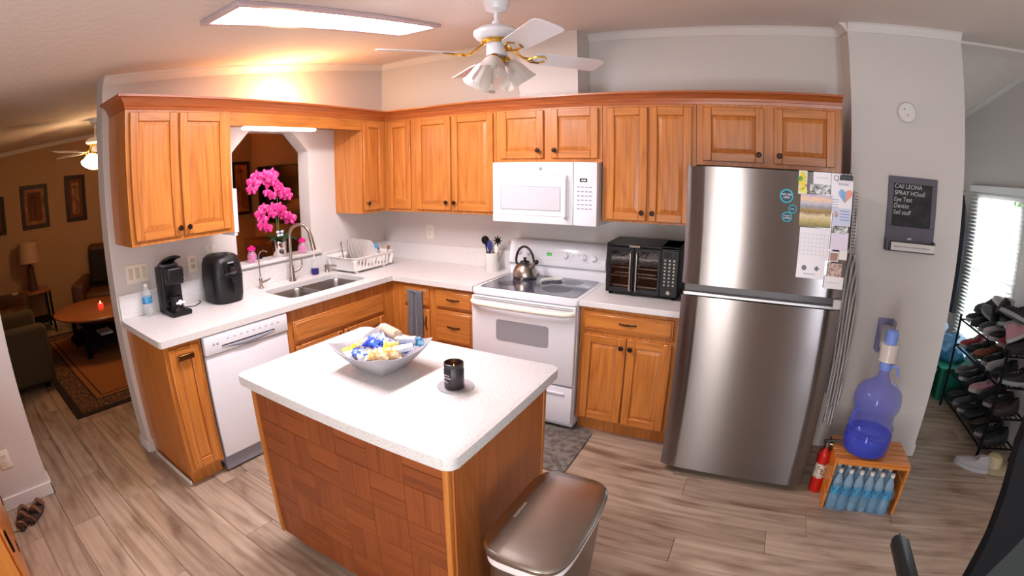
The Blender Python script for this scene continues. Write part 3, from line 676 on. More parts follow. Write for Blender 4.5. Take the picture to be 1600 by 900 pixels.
photo_m = mat('dim_photo', (150, 128, 120), .5, noise=((220, 190, 180), (60, 60, 60), .4, .6)); photo2 = mat('grey_photo', (90, 96, 92), .5, noise=((230, 230, 232), (50, 50, 50), .4, .6))
cal = sheet('wall_calendar', 'calendar with golden landscape picture over a month grid', 'calendar', 3.352, 3.509, 1.318, 1.47, paper, 2)
onsheet(cal, 'picture', 3.345, 3.506, 1.475, 1.63, land)
for i in range(6): onsheet(cal, 'grid_line', 3.36, 3.50, 1.34+i*.02, 1.3406+i*.02, grey_line)
for i in range(8): onsheet(cal, 'grid_line', 3.36+i*.02, 3.3606+i*.02, 1.34, 1.44, grey_line)
sh = sheet('flyer', 'white flyer with two printed emblems below the calendar', 'paper', 3.352, 3.495, 1.225, 1.325, paper, 1)
for x, s_ in ((3.39, 6), (3.455, 4)):
    B().lathe([(.0001, 0), (.014, 0), (.014, .0004), (.0001, .0004)], M=Matrix.Translation((x-sh.location.x, -.0012, 1.275-sh.location.z)) @ Matrix.Rotation(R(90), 4, 'X'), seg=s_).build('emblem', dgr, sh)
text('Members Since', (3.42, yF-.0029, 1.247), FRONT, .010, dgr, sh)
for nm, lab, x0, x1, z0, z1, m_, lay in (
    ('note_paper', 'white note with a scribbled line at the refrigerator top', 3.405, 3.495, 1.68, 1.738, paper, 1),
    ('bookmark', 'dark landscape strip photo above the calendar', 3.39, 3.495, 1.635, 1.678, photo2, 2),
    ('letter', 'tall white letter headed with grey print at top right', 3.497, 3.608, 1.55, 1.738, paper, 1),
    ('info_card', 'blue and white card with portrait at right of the calendar', 3.512, 3.606, 1.49, 1.575, mat('card_blue', (210, 214, 236), .5), 2),
    ('photo_strip', 'grey photo strip below the portrait card', 3.512, 3.596, 1.455, 1.487, photo2, 3),
    ('notepad', 'pale lilac notepad sheet right of the calendar grid', 3.512, 3.602, 1.375, 1.46, mat('lilac_paper', (232, 222, 242), .6), 2),
    ('snapshot', 'small brownish portrait snapshot with white border', 3.514, 3.56, 1.318, 1.367, paper, 3),
    ('post_card', 'small white card beside the portrait snapshot', 3.562, 3.604, 1.33, 1.375, mat('card_white', (238, 236, 232), .6), 4),
    ('group_photo', 'reddish group photo right of the flyer', 3.512, 3.585, 1.235, 1.31, photo_m, 3),
    ('receipt', 'white slip with grey writing at the lowest right corner', 3.50, 3.60, 1.185, 1.245, paper, 4)):
    s1 = sheet(nm, lab, 'paper' if nm not in ('group_photo', 'snapshot', 'bookmark', 'photo_strip') else 'photo', x0, x1, z0, z1, m_, lay)
    if nm == 'note_paper': text('~~~~~~', (3.45, yF-lay*.0012-.0014, 1.712), FRONT, .018, dred, s1)
    if nm == 'letter':
        text('Qi', (3.525, yF-.0026, 1.715), FRONT, .035, dgr, s1); text('WSUNC', (3.56, yF-.0026, 1.688), FRONT, .016, dgr, s1)
        for i in range(5): onsheet(s1, 'text_line', 3.505, 3.54, 1.565+i*.012, 1.567+i*.012, dblue)
    if nm == 'info_card':
        B().ball((3.528-s1.location.x, -.0014, 1.545-s1.location.z), .012, 10, (1, .08, 1.2)).build('portrait', photo_m, s1)
        for i in range(4): onsheet(s1, 'text_line', 3.55, 3.598, 1.56-i*.014, 1.564-i*.014, dblue)
    if nm == 'snapshot': onsheet(s1, 'picture', 3.518, 3.556, 1.322, 1.36, mat('snapshot_print', (170, 130, 115), .5))
    if nm == 'receipt': text('~ ~~~ ~~', (3.548, yF-lay*.0012-.0014, 1.215), FRONT, .016, dgr, s1)
hp = [(0, -.035), (.03, -.002), (.036, .014), (.026, .028), (.010, .028), (0, .016), (-.010, .028), (-.026, .028), (-.036, .014), (-.03, -.002)]
hm = ramp_mat('heart_print', [(0, (150, 190, 230)), (.45, (120, 170, 220)), (.6, (240, 160, 130)), (1, (245, 140, 120))], (1, 1, 1), 'x', 2, .3)
tag(B(lambda p: (p[0], -p[2], p[1])).prism(hp, 0, .001).build('heart_card', hm), 'heart shaped pink and blue card on the letter', 'card').location = (3.57, yF-.0045, 1.635)
# clip at the top right corner
cl = thing('binder_clip', 'black binder clip holding the letter at the top', 'clip', (3.575, yF-.004, 1.725))
B().box(3.54, 3.605, yF-.014, yF-.004, 1.708, 1.733, .003).build('jaw', black, cl)
for x in (3.555, 3.575, 3.592): B().tube([(x, yF-.01, 1.733), (x, yF-.012, 1.742), (x+.006, yF-.012, 1.742), (x+.006, yF-.01, 1.733)], .0015, 6).build('wire_arm', black, cl)
for nm_, x, z, r_, lab, tx in (('round_magnet', 3.275, 1.613, .034, 'largest of the teal ringed round magnets', 'WE ARE\nHERE'), ('round_magnet', 3.308, 1.553, .021, 'smallest of the teal ringed round magnets', 'CALL'), ('round_magnet', 3.282, 1.513, .025, 'lowest of the teal ringed round magnets', 'PLAN\nAHEAD')):
    g = thing(nm_, lab, 'magnet', (x, yF, z))
    Mx = Matrix.Translation((x, yF, z)) @ Matrix.Rotation(R(90), 4, 'X')
    B().lathe([(.0001, 0), (r_, 0), (r_, .002), (r_*.84, .0025), (r_*.84, .0022), (.0001, .0022)], M=Mx, seg=32).build('ring', teal, g)
    B().lathe([(.0001, 0.001), (r_*.8, .001), (r_*.8, .0028), (.0001, .0028)], M=Mx, seg=28).build('disc', mat('navy_print', (30, 60, 80), .5) if 'navy_print' not in bpy.data.materials else bpy.data.materials['navy_print'], g)
    text(tx, (x, yF-.0034, z), FRONT, r_*.42, paper, g)
fl = thing('flower_magnet', 'colourful magnet strip of painted flowers near the refrigerator top', 'magnet', (3.35, yF, 1.685))
B().box(3.332, 3.375, yF-.0015, yF, 1.628, 1.74).build('backing', mat('magnet_back', (226, 230, 214), .5), fl)
for x, z, c_ in ((3.35, 1.722, (236, 214, 60)), (3.362, 1.70, (226, 226, 230)), (3.345, 1.682, (232, 210, 70)), (3.362, 1.67, (200, 110, 170)), (3.348, 1.652, (120, 180, 60)), (3.364, 1.642, (236, 236, 120)), (3.34, 1.70, (90, 160, 80))):
    for a in range(5): B().ball((x+.008*math.cos(a*1.2566), yF-.002, z+.008*math.sin(a*1.2566)), .0065, 8, (1, .25, 1)).build('petal', mat('petal_%d_%d_%d' % c_, c_, .5) if a == 0 else bpy.data.materials[[m.name for m in bpy.data.materials if m.name.startswith('petal_')][-1]], fl)

# --- striped apron and cords hanging beside the refrigerator
stripe = bpy.data.materials.new('striped_cloth'); stripe.use_nodes = True; _n = stripe.node_tree; _b = _n.nodes['Principled BSDF']; _b.inputs['Roughness'].default_value = .9
_tc = _n.nodes.new('ShaderNodeTexCoord'); _w = _n.nodes.new('ShaderNodeTexWave'); _w.inputs['Scale'].default_value = 24; _w.bands_direction = 'X'; _c = _n.nodes.new('ShaderNodeValToRGB')
_c.color_ramp.elements[0].position = .45; _c.color_ramp.elements[1].position = .55; _c.color_ramp.elements[0].color = lin((120, 110, 112)); _c.color_ramp.elements[1].color = lin((225, 220, 218))
_n.links.new(_tc.outputs['Object'], _w.inputs[0]); _n.links.new(_w.outputs[0], _c.inputs[0]); _n.links.new(_c.outputs[0], _b.inputs['Base Color'])
ap = thing('striped_towel', 'grey and white striped cloth hanging at the refrigerator side', 'towel', (3.65, -.6, 1.6))
B().surf(lambda u, v: (3.625+.115*u*(.55+.45*math.sin(min(1, v*1.6)*1.57))+.012*math.sin(v*5), -.70-.022*math.sin(u*16+v*2), 1.34-(.72+.16*u)*v), 30, 14, .003).build('cloth', stripe, ap)
B().tube([(3.65, -.72, 1.66), (3.668, -.74, 1.5), (3.675, -.72, 1.33)], .004, 6).build('loop', stripe, ap)
B().surf(lambda u, v: (3.69+.06*u-.02*v, -.69-.012*math.sin(u*9), .62-.24*v), 10, 8, .003).build('tail', stripe, ap)
sp_ = thing('spiral_notebook', 'spiral bound notebook hung on the refrigerator side', 'notebook', (3.64, -.8, 1.5))
B().box(3.618, 3.628, -.86, -.66, 1.38, 1.66, .001).build('cover', mat('notebook_grey', (170, 160, 160), .6), sp_)
for i in range(18): B().lathe([(.009, -.0012), (.0105, 0), (.009, .0012), (.0078, 0)], c=(3.632, -.862, 1.39+i*.0155), seg=10, cap=False).build('coil', dkgrey, sp_)

# ================================================================== SMALL APPLIANCES
# toaster oven
c = thing('toaster_oven', 'black french-door toaster oven on the counter beside the refrigerator', 'oven', (2.455, -.3, .914))
TX0, TX1, TY0, TY1 = 2.222, 2.69, -.42, -.09
b = B(); z0, z1 = .932, 1.247
b.box(TX0, TX1, TY0+.01, TY1, z1-.02, z1, .005); b.box(TX0, TX1, TY0+.01, TY1, z0, z0+.018, .003); b.box(TX0, TX0+.02, TY0+.01, TY1, z0, z1, .003); b.box(2.57, TX1, TY0+.01, TY1, z0, z1, .003); b.box(TX0, TX1, TY1-.01, TY1, z0, z1)
b.build('body', black, c)
ft = FY(TY0+.01)
for (a, d_, hx) in ((TX0+.015, 2.402, 2.385), (2.408, 2.575, 2.425)):
    b = B(ft); b.box(a, d_, 0, .014, z0+.012, z0+.034, .002); b.box(a, d_, 0, .014, z1-.045, z1-.022, .002); b.box(a, a+.018, 0, .014, z0+.034, z1-.045, .002); b.box(d_-.018, d_, 0, .014, z0+.034, z1-.045, .002)
    dd = b.build('door', black, c)
    B(ft).box(a+.018, d_-.018, .003, .006, z0+.034, z1-.045).build('door_glass', pane_m, dd)
    B(ft).tube([(hx, .012, z0+.02), (hx, .034, z0+.03), (hx, .034, z1-.055), (hx, .012, z1-.045)], .0065, 10).build('handle', steel_p, dd)
for z in (.975, 1.035, 1.09, 1.15):
    b = B(); b.box(TX0+.03, 2.56, TY0+.03, TY0+.036, z, z+.004)
    for i in range(12): b.box(TX0+.03+i*.028, TX0+.033+i*.028, TY0+.03, TY1-.02, z, z+.003)
    b.build('rack', steel_p, c)
B().box(TX0+.04, 2.55, TY0+.05, TY1-.03, .962, .972, .002).build('tray', steel_p, c)
B().box(TX0+.05, 2.54, TY0+.05, TY1-.04, 1.05, 1.058, .002).build('tray', steel_p, c)
cp = B(ft).box(2.58, TX1-.004, 0, .012, z0+.006, z1-.02, .003).build('control_panel', black, c)
for r_ in range(8):
    for q_ in range(3): B(ft).lathe([(.0065, 0), (.006, .002), (0, .002)], M=Matrix.Translation((2.603+q_*.028, .012, 1.165-r_*.022)) @ Matrix.Rotation(R(-90), 4, 'X'), seg=10).build('button', steel_p, cp)
B(ft).lathe([(.014, 0), (.012, .008), (0, .008)], M=Matrix.Translation((2.632, .012, .965)) @ Matrix.Rotation(R(-90), 4, 'X'), seg=16).build('dial', steel_p, cp)
B(ft).box(2.595, 2.672, .011, .0125, 1.18, 1.215).build('display', mat('dark_display', (16, 16, 20), .1), cp)
B(ft).box(2.37, 2.44, .012, .0145, 1.228, 1.240, .001).build('badge', steel_p, c)
for x in (TX0+.03, TX1-.03):
    for y in (TY0+.04, TY1-.04): B().lathe([(.014, 0), (.016, .018)], c=(x, y, .914), seg=12).build('foot', blackm, c)
# kettle
c = thing('kettle', 'stainless whistling kettle with black arched handle on the cooktop', 'kettle', (1.56, -.24, .916))
K = (1.56, -.24, .9162)
B().lathe([(.0, 0), (.082, 0), (.088, .008), (.090, .02), (.086, .05), (.072, .085), (.05, .108), (.035, .115)], c=K, seg=32).build('body', steel_p, c)
B().lathe([(.036, .115), (.032, .124), (.012, .13), (.008, .136), (.013, .142), (.013, .15), (0, .153)], c=K, seg=24).build('lid', black, c)
B().tube([(K[0]+.055, K[1]-.02, K[2]+.085), (K[0]+.085, K[1]-.03, K[2]+.112), (K[0]+.10, K[1]-.035, K[2]+.125)], [.02, .015, .013], 12).build('spout', steel_p, c)
B().ball((K[0]+.108, K[1]-.037, K[2]+.132), .017, 12).build('whistle', black, c)
hp_ = [(K[0]+.085*math.cos(R(a)), K[1]-.028*math.cos(R(a)), K[2]+.115+.115*math.sin(R(a))) for a in range(0, 181, 12)]
B().tube([(hp_[0][0]-.008, hp_[0][1], hp_[0][2]-.02)]+hp_+[(hp_[-1][0]+.012, hp_[-1][1], hp_[-1][2]-.03)], .0085, 10).build('handle', black, c)
# spoon rest
c = thing('spoon_rest', 'off-white ceramic spoon rest on the cooktop', 'spoon rest', (1.79, -.24, .9165))
cer = mat('stoneware', (206, 204, 196), .35)
B().lathe([(0, 0), (.035, 0), (.048, .014), (.047, .017), (.034, .005), (0, .004)], c=(1.80, -.22, .9165), seg=24).build('dish', cer, c)
B().tube([(1.775, -.255, .928), (1.745, -.30, .932), (1.725, -.325, .926)], [.016, .013, .014], 10).build('handle_rest', cer, c)
# utensil crock with utensils, each its own thing
CR = (1.222, -.125, .914)
tag(B().lathe([(0, 0), (.054, 0), (.056, .004), (.056, .142), (.053, .145), (.050, .142), (.050, .01), (0, .01)], seg=32).build('utensil_crock', china, loc=None), 'white ceramic crock holding cooking utensils beside the range', 'crock').location = CR
def ut(nm, lab, dx, dy, tx, ty, tz, m_, hr, fl_=(1, .35, 1.4), cat='utensil'):
    p0 = (CR[0]+dx, CR[1]+dy, CR[2]+.012); p1 = (CR[0]+tx, CR[1]+ty, CR[2]+tz)
    t_ = thing(nm, lab, cat, p0); B().tube([p0, p1], .005, 8).build('handle', m_, t_)
    if hr: B().ball((p1[0], p1[1], p1[2]+hr*.6), hr, 14, fl_).build('head', m_, t_)
    return t_, p1
ut('ladle', 'black ladle leaning left in the utensil crock', -.02, 0, -.055, -.01, .22, blackm, .034, (1, .7, 1))
ut('spatula', 'navy blue spatula in the middle of the utensil crock', 0, -.03, .0, -.035, .19, mat('navy_plastic', (44, 52, 112), .4), .026, (1, .3, 1.7))
t_, p1 = ut('pasta_server', 'black toothed pasta server at the back of the crock', .01, .02, .04, .02, .225, blackm, .022, (1, .5, 1))
for a in range(8): B().tube([(p1[0], p1[1], p1[2]+.012), (p1[0]+.036*math.cos(a*.785), p1[1]-.006, p1[2]+.014+.036*math.sin(a*.785))], [.006, .004], 6).build('tooth', blackm, t_)
ut('spoon', 'white cooking spoon leaning right in the utensil crock', .02, -.01, .045, -.02, .165, mat('bone', (222, 218, 212), .4), .020, (.9, .3, 1.8))
ut('turner', 'dark narrow turner between ladle and spatula', -.01, -.01, -.02, -.02, .20, blackm, .022, (1.1, .3, 1.3))
t_, p1 = ut('whisk', 'thin wire whisk leaning far right in the utensil crock', .03, 0, .10, 0, .18, steel_p, 0)
for a in range(5):
    B().tube([(p1[0]+.02*math.sin(math.pi*q/6)*math.cos(a*.63)+.05*q/6, p1[1]+.02*math.sin(math.pi*q/6)*math.sin(a*.63), p1[2]+.07*q/6) for q in range(7)], .0012, 5).build('wire', steel_p, t_)

# coffee maker
c = thing('coffee_maker', 'black pod coffee maker with raised lid on the left counter', 'coffee maker', (.14, -2.17, .914))
CX0, CX1, CY0, CY1 = .045, .255, -2.25, -2.115
B().box(.045, .15, CY0, CY1, .914, 1.205, .012, 3).build('tower', black, c)
B().box(.045, .27, CY0, CY1, .914, .945, .010, 2).build('drip_base', black, c)
B().box(.14, .235, CY0+.01, CY1-.01, 1.10, 1.205, .014, 3).build('brew_head', black, c)
B().lathe([(.0, 0), (.045, 0), (.048, .012), (.0, .012)], c=(.20, -2.182, .945), seg=20).build('drip_tray', steel_p, c)
B().surf(lambda u, v: (.06+.16*u, CY0+.02+.10*v, 1.21+.055*math.sin(u*1.5)+.012*math.sin(math.pi*v)), 10, 6, .012).build('lid', black, c)
B().box(.10, .16, CY0+.015, CY1-.015, 1.203, 1.222, .004).build('pod_holder', mat('grey_rim', (120, 118, 122), .3, .6), c)
cup = B(); cup.lathe([(0, .947), (.028, .947), (.033, .955), (.036, 1.03), (.034, 1.03), (.030, .957), (0, .953)], c=(.205, -2.19, 0), seg=20); cup.tube([(.205, -2.222, 1.015), (.205, -2.25, 1.005), (.205, -2.252, .98), (.205, -2.226, .965)], .005, 8)
cup = cup.build('coffee_mug', black); tag(cup, 'black mug with round white badge under the coffee maker spout', 'mug')
B().ball((.2405, -2.178, .993), .0165, 14, (.2, 1, 1)).build('badge', paper, cup)
B().box(.239, .243, -2.208, -2.148, .985, .998, .001).build('badge_banner', paper, cup)
for z in (1.06, 1.035): B().lathe([(.006, 0), (.005, .002)], M=Matrix.Translation((.2352, -2.13, z+.08)) @ Matrix.Rotation(R(90), 4, 'Y'), seg=10).build('button', mat('button_grey', (110, 108, 114), .4) if z > 1.05 else bpy.data.materials['button_grey'], c)
# air fryer
c = thing('air_fryer', 'large rounded black air fryer on the left counter', 'air fryer', (.17, -1.82, .914))
rg = []
for z, e in ((.914, -.02), (.922, -.006), (.96, 0), (1.08, .004), (1.17, -.002), (1.205, -.012), (1.222, -.03), (1.226, -.06)):
    rg.append([(x, y, z) for x, y in rrect(.03-e, .275+e, -1.925-e, -1.70+e, .07, 6)])
B().loft(rg).build('body', mat('fryer_black', (17, 16, 19), .42), c)
pl_ = B().box(.266, .283, -1.86, -1.765, 1.10, 1.185, .006, 2).build('control_panel', mat('gloss_black', (10, 10, 13), .06, coat=1), c)
text('COSORI', (.2838, -1.812, 1.178), EAST, .012, paper, pl_)
B().box(.27, .325, -1.835, -1.79, 1.06, 1.085, .008, 2).build('basket_handle', black, c)
B().box(.30, .325, -1.828, -1.797, .985, 1.07, .008, 2).build('basket_grip', black, c)
B().box(.2765, .2785, -1.905, -1.72, 1.088, 1.091).build('basket_seam', blackm, c)
tag(B().tube([(.06, -2.11, .925), (.09, -2.08, .918), (.12, -2.02, .918), (.06, -1.95, .918), (.03, -1.945, .925)], .003, 6).build('power_cord', blackm), 'thin black power cord between coffee maker and air fryer', 'cord')
# clear water bottle
def bottle(name, lab, loc, h=.2, r=.032, lm=None, group=None, cap=trim_m, fill=None):
    t_ = thing(name, lab, 'bottle', loc, group=group, W=False)
    B().lathe([(0, .001), (r*.8, 0), (r, .008), (r, h*.22), (r*.94, h*.26), (r, h*.3), (r, h*.62), (r*.85, h*.74), (r*.4, h*.88), (r*.38, h*.93)], seg=16).build('bottle_body', fill or clear, t_)
    B().lathe([(r*.44, h*.92), (r*.44, h), (r*.3, h*1.005), (0, h*1.005)], seg=14).build('cap', cap, t_)
    B().lathe([(r*1.02, h*.40), (r*1.03, h*.41), (r*1.03, h*.60), (r*1.02, h*.61)], seg=16, cap=False).build('wrap_label', lm, t_)
    return t_
bl_lab = mat('blue_label', (80, 165, 205), .4, noise=((30, 90, 160), (40, 40, 40), .5, .6))
bottle('water_bottle', 'empty clear water bottle with turquoise label beside the coffee maker', (.06, -2.33, .914), .2, .032, bl_lab)

# ================================================================== ORCHID AND JARS ON THE LEDGE
LZ = 1.09
c = thing('potted_orchid', 'pink orchid in a mirrored silver pot on the opening ledge', 'plant', (-.06, -1.165, LZ))
B().lathe([(0, 0), (.05, 0), (.052, .004), (.058, .11), (.058, .118), (.053, .118), (.052, .10), (0, .10)], c=(-.06, -1.165, LZ), seg=28).build('pot', chrome, c)
def leaf(b, p, az, ln, wd, lift, droop):
    b.surf(lambda u, v: (p[0]+math.cos(az)*ln*u-math.sin(az)*wd*(v-.5)*math.sin(math.pi*min(1, u*.92+.08)), p[1]+math.sin(az)*ln*u+math.cos(az)*wd*(v-.5)*math.sin(math.pi*min(1, u*.92+.08)), p[2]+lift*u-droop*u*u+.006*abs(v-.5)*4), 10, 4, .002)
for az, ln, wd, li, dr_ in ((-1.2, .13, .05, .09, .08), (.9, .14, .055, .10, .09), (2.2, .12, .05, .08, .05), (-.2, .12, .055, .08, .07), (3.6, .12, .05, .10, .06), (1.5, .10, .05, .07, .02)):
    b = B(); leaf(b, (-.06, -1.165, LZ+.11), az, ln, wd, li, dr_); b.build('leaf', green, c)
st1 = [(-.06, -1.165, LZ+.1), (-.058, -1.16, 1.35), (-.06, -1.155, 1.5), (-.06, -1.17, 1.62), (-.06, -1.23, 1.70), (-.06, -1.31, 1.715), (-.06, -1.37, 1.68), (-.06, -1.40, 1.62)]
st2 = [(-.06, -1.175, LZ+.1), (-.05, -1.18, 1.30), (-.045, -1.19, 1.40), (-.045, -1.22, 1.46), (-.045, -1.27, 1.475), (-.045, -1.31, 1.43), (-.045, -1.32, 1.34)]
B().tube(st1, .0035, 6).build('stem', mat('stem_green', (90, 104, 50), .5), c); B().tube(st2, .0035, 6).build('stem', bpy.data.materials['stem_green'], c)
def blossom(p, s, yaw, pitch):
    M = Matrix.Translation(p) @ Euler((R(pitch), 0, R(yaw))).to_matrix().to_4x4()
    b = B()
    for a, w_, l_ in ((90, .7, 1), (20, 1.15, 1.05), (160, 1.15, 1.05), (-45, .65, .9), (-135, .65, .9)):
        ca, sa = math.cos(R(a)), math.sin(R(a))
        b.surf(lambda u, v: M @ Vector((.25*s*u*(1-u)*1.2-.1*s*(v-.5)**2*4, s*(ca*l_*u-sa*w_*(v-.5)*math.sin(math.pi*(.12+.8*u))*.9), s*(sa*l_*u+ca*w_*(v-.5)*math.sin(math.pi*(.12+.8*u))*.9))), 5, 4, .0008)
    o = b.build('blossom', pink, c)
    B().ball(M @ Vector((.006, 0, -.1*s)), s*.2, 8).build('blossom_centre', mat('orchid_centre', (150, 10, 90), .5) if 'orchid_centre' not in bpy.data.materials else bpy.data.materials['orchid_centre'], o)
for p, s in (((-.04, -1.40, 1.61), .034), ((-.035, -1.385, 1.655), .045), ((-.04, -1.345, 1.70), .045), ((-.035, -1.285, 1.695), .05), ((-.03, -1.24, 1.665), .05), ((-.04, -1.21, 1.71), .046), ((-.03, -1.17, 1.60), .036), ((-.03, -1.115, 1.57), .046), ((-.03, -1.085, 1.545), .036), ((-.04, -1.22, 1.555), .03), ((-.04, -1.26, 1.58), .03), ((-.05, -1.15, 1.63), .035),
             ((-.02, -1.335, 1.34), .034), ((-.02, -1.33, 1.385), .038), ((-.02, -1.345, 1.43), .042), ((-.02, -1.31, 1.47), .034), ((-.02, -1.29, 1.32), .032), ((-.02, -1.22, 1.455), .046), ((-.015, -1.17, 1.445), .05), ((-.02, -1.135, 1.405), .035), ((-.02, -1.08, 1.37), .046), ((-.02, -1.245, 1.42), .03)):
    blossom(p, s*1.3, random.uniform(-55, 10), random.uniform(-20, 15))
b = B(); [b.ball((-.03, -1.17+dx, 1.27+dz), .015, 8, (.4, 1.2, .8)) for dx, dz in ((-.02, .01), (.02, .01), (-.015, -.015), (.015, -.015))]
b.build('white_bow', mat('pale_bow', (190, 205, 215), .5), c)
def jar(lab, y, x=-.02):
    t_ = thing('candy_jar', lab, 'jar', (x, y, LZ))
    B().lathe([(0, .001), (.034, 0), (.038, .006), (.038, .05), (.026, .075), (.022, .08), (.022, .09)], c=(x, y, LZ), seg=20).build('glass', mat('jar_glass', (250, 200, 230), .08, alpha=.3) if 'jar_glass' not in bpy.data.materials else bpy.data.materials['jar_glass'], t_)
    b = B(); rnd = random.Random(3)
    for i in range(46): a = rnd.uniform(0, 6.28); q = rnd.uniform(0, .027); b.ball((x+q*math.cos(a), y+q*math.sin(a), LZ+.009+rnd.uniform(0, .05)), .006, 6)
    o = b.build('candy', pinkg, t_); o['kind'] = 'stuff'
    B().lathe([(.024, .088), (.03, .092), (.031, .108), (.022, .112), (.012, .118), (.012, .124), (0, .126)], c=(x, y, LZ), seg=20).build('lid', pinkp, t_)
jar('pink lidded jar of pink beads at the left of the orchid', -1.45, -.02); jar('pink lidded jar of pink beads at the right of the orchid', -.985, .0)

# white box under left wall cabinet side, outlets, switches
c = thing('paper_towel_holder', 'white box-shaped holder fixed to the side of the left wall cabinet', 'holder', (.2, -1.76, 1.36))
B().box(.10, .32, -1.7795, -1.745, 1.365, 1.64, .006, 2).build('housing', white, c)
B().box(.14, .31, -1.775, -1.75, 1.345, 1.3655, .003).build('foot_strip', white, c)
for y in (.20, .26): B().box(y, y+.02, -1.7445, -1.742, 1.352, 1.36).build('hole', blackm, c)
def plate_(name, lab, xf, u0, u1, z0, z1, kind, cat='outlet'):
    o = B(xf).box(u0, u1, 0, .006, z0, z1, .003, 2).build(name, cream); tag(o, lab, cat); zc_ = (z0+z1)/2; um = (u0+u1)/2
    if kind == 'sw':
        for i in range(3): B(xf).box(u0+.018+i*.045, u0+.045+i*.045, .005, .009, zc_-.033, zc_+.033, .002).build('rocker', mat('rocker_beige', (214, 200, 176), .4) if i == 0 else bpy.data.materials['rocker_beige'], o)
    else:
        for s in (-1, 1):
            f_ = B(xf).box(um-.016, um+.016, .005, .008, zc_+s*.02-.013, zc_+s*.02+.013, .003).build('receptacle', bpy.data.materials['rocker_beige'] if kind == 'b' else trim_m, o)
            for t in (-.006, .006): B(xf).box(um+t-.001, um+t+.001, .0078, .0084, zc_+s*.02-.004, zc_+s*.02+.006).build('slot', dkgrey, f_)
    return o
F0, FB, FR = FX(0), FY(0), FY(-.265)
plate_('switch_plate', 'beige triple rocker switch plate at the left wall end', F0, -2.43, -2.278, 1.12, 1.235, 'sw', 'switch')
plate_('outlet_plate', 'beige outlet above the counter between coffee maker and air fryer', F0, -1.985, -1.915, 1.115, 1.228, 'b')
plate_('outlet_plate', 'small white outlet plate above the air fryer', F0, -1.84, -1.765, 1.20, 1.27, 'w')
plate_('outlet_plate', 'white outlet on the back wall left of the range', FB, .495, .575, 1.11, 1.235, 'w')
plate_('outlet_plate', 'white outlet low on the near left wall', F0, -3.51, -3.435, .255, .37, 'w')

# under-valance fluorescent light and the hidden uplight
c = thing('fluorescent_light', 'lit slim fluorescent light under the oak valance over the sink', 'light', (.22, -1.3, 2.03))
B().box(.185, .255, -1.62, -1.0, 2.036, 2.06, .003).build('housing', white, c)
B().box(.19, .25, -1.615, -1.005, 2.022, 2.0365, .004).build('diffuser', under_e, c)
B().box(.0, .30, -1.78, -.603, 2.06, 2.075).build('soffit_board', oy, c)
c = thing('uplight', 'small warm uplight resting on top of the valance', 'light', (.16, -1.2, 2.075))
B().lathe([(0, 0), (.05, 0), (.055, .03), (.05, .05), (.045, .05), (.045, .01), (0, .01)], c=(.16, -1.18, 2.0755), seg=20).build('cup', white, c)
B().ball((.16, -1.18, 2.125), .03, 14).build('bulb', emis('uplight_bulb', (255, 196, 120), 30), c)
point('uplight_lamp', (.16, -1.18, 2.22), 14, (1, .62, .28), .04)
# ceiling fluorescent fixture (long box light recessed in the slope)
MC = Matrix.Translation((1.307, -1.775, zc(-1.775))) @ Matrix.Rotation(math.atan(.133), 4, 'X')
c = thing('ceiling_light', 'long lit rectangular fluorescent ceiling light with pale frame', 'light', (1.307, -1.775, zc(-1.775)))
b = B()
for x0, x1, y0, y1 in ((-.155, -.122, -.665, .665), (.122, .155, -.665, .665), (-.122, .122, -.665, -.632), (-.122, .122, .632, .665)): b.box(x0, x1, y0, y1, -.022, 0, .004, M=MC)
b.build('frame', mat('fixture_frame', (196, 176, 180), .4), c)
B().box(-.122, .122, -.632, .632, -.012, -.002, M=MC).build('diffuser', tube_e, c)

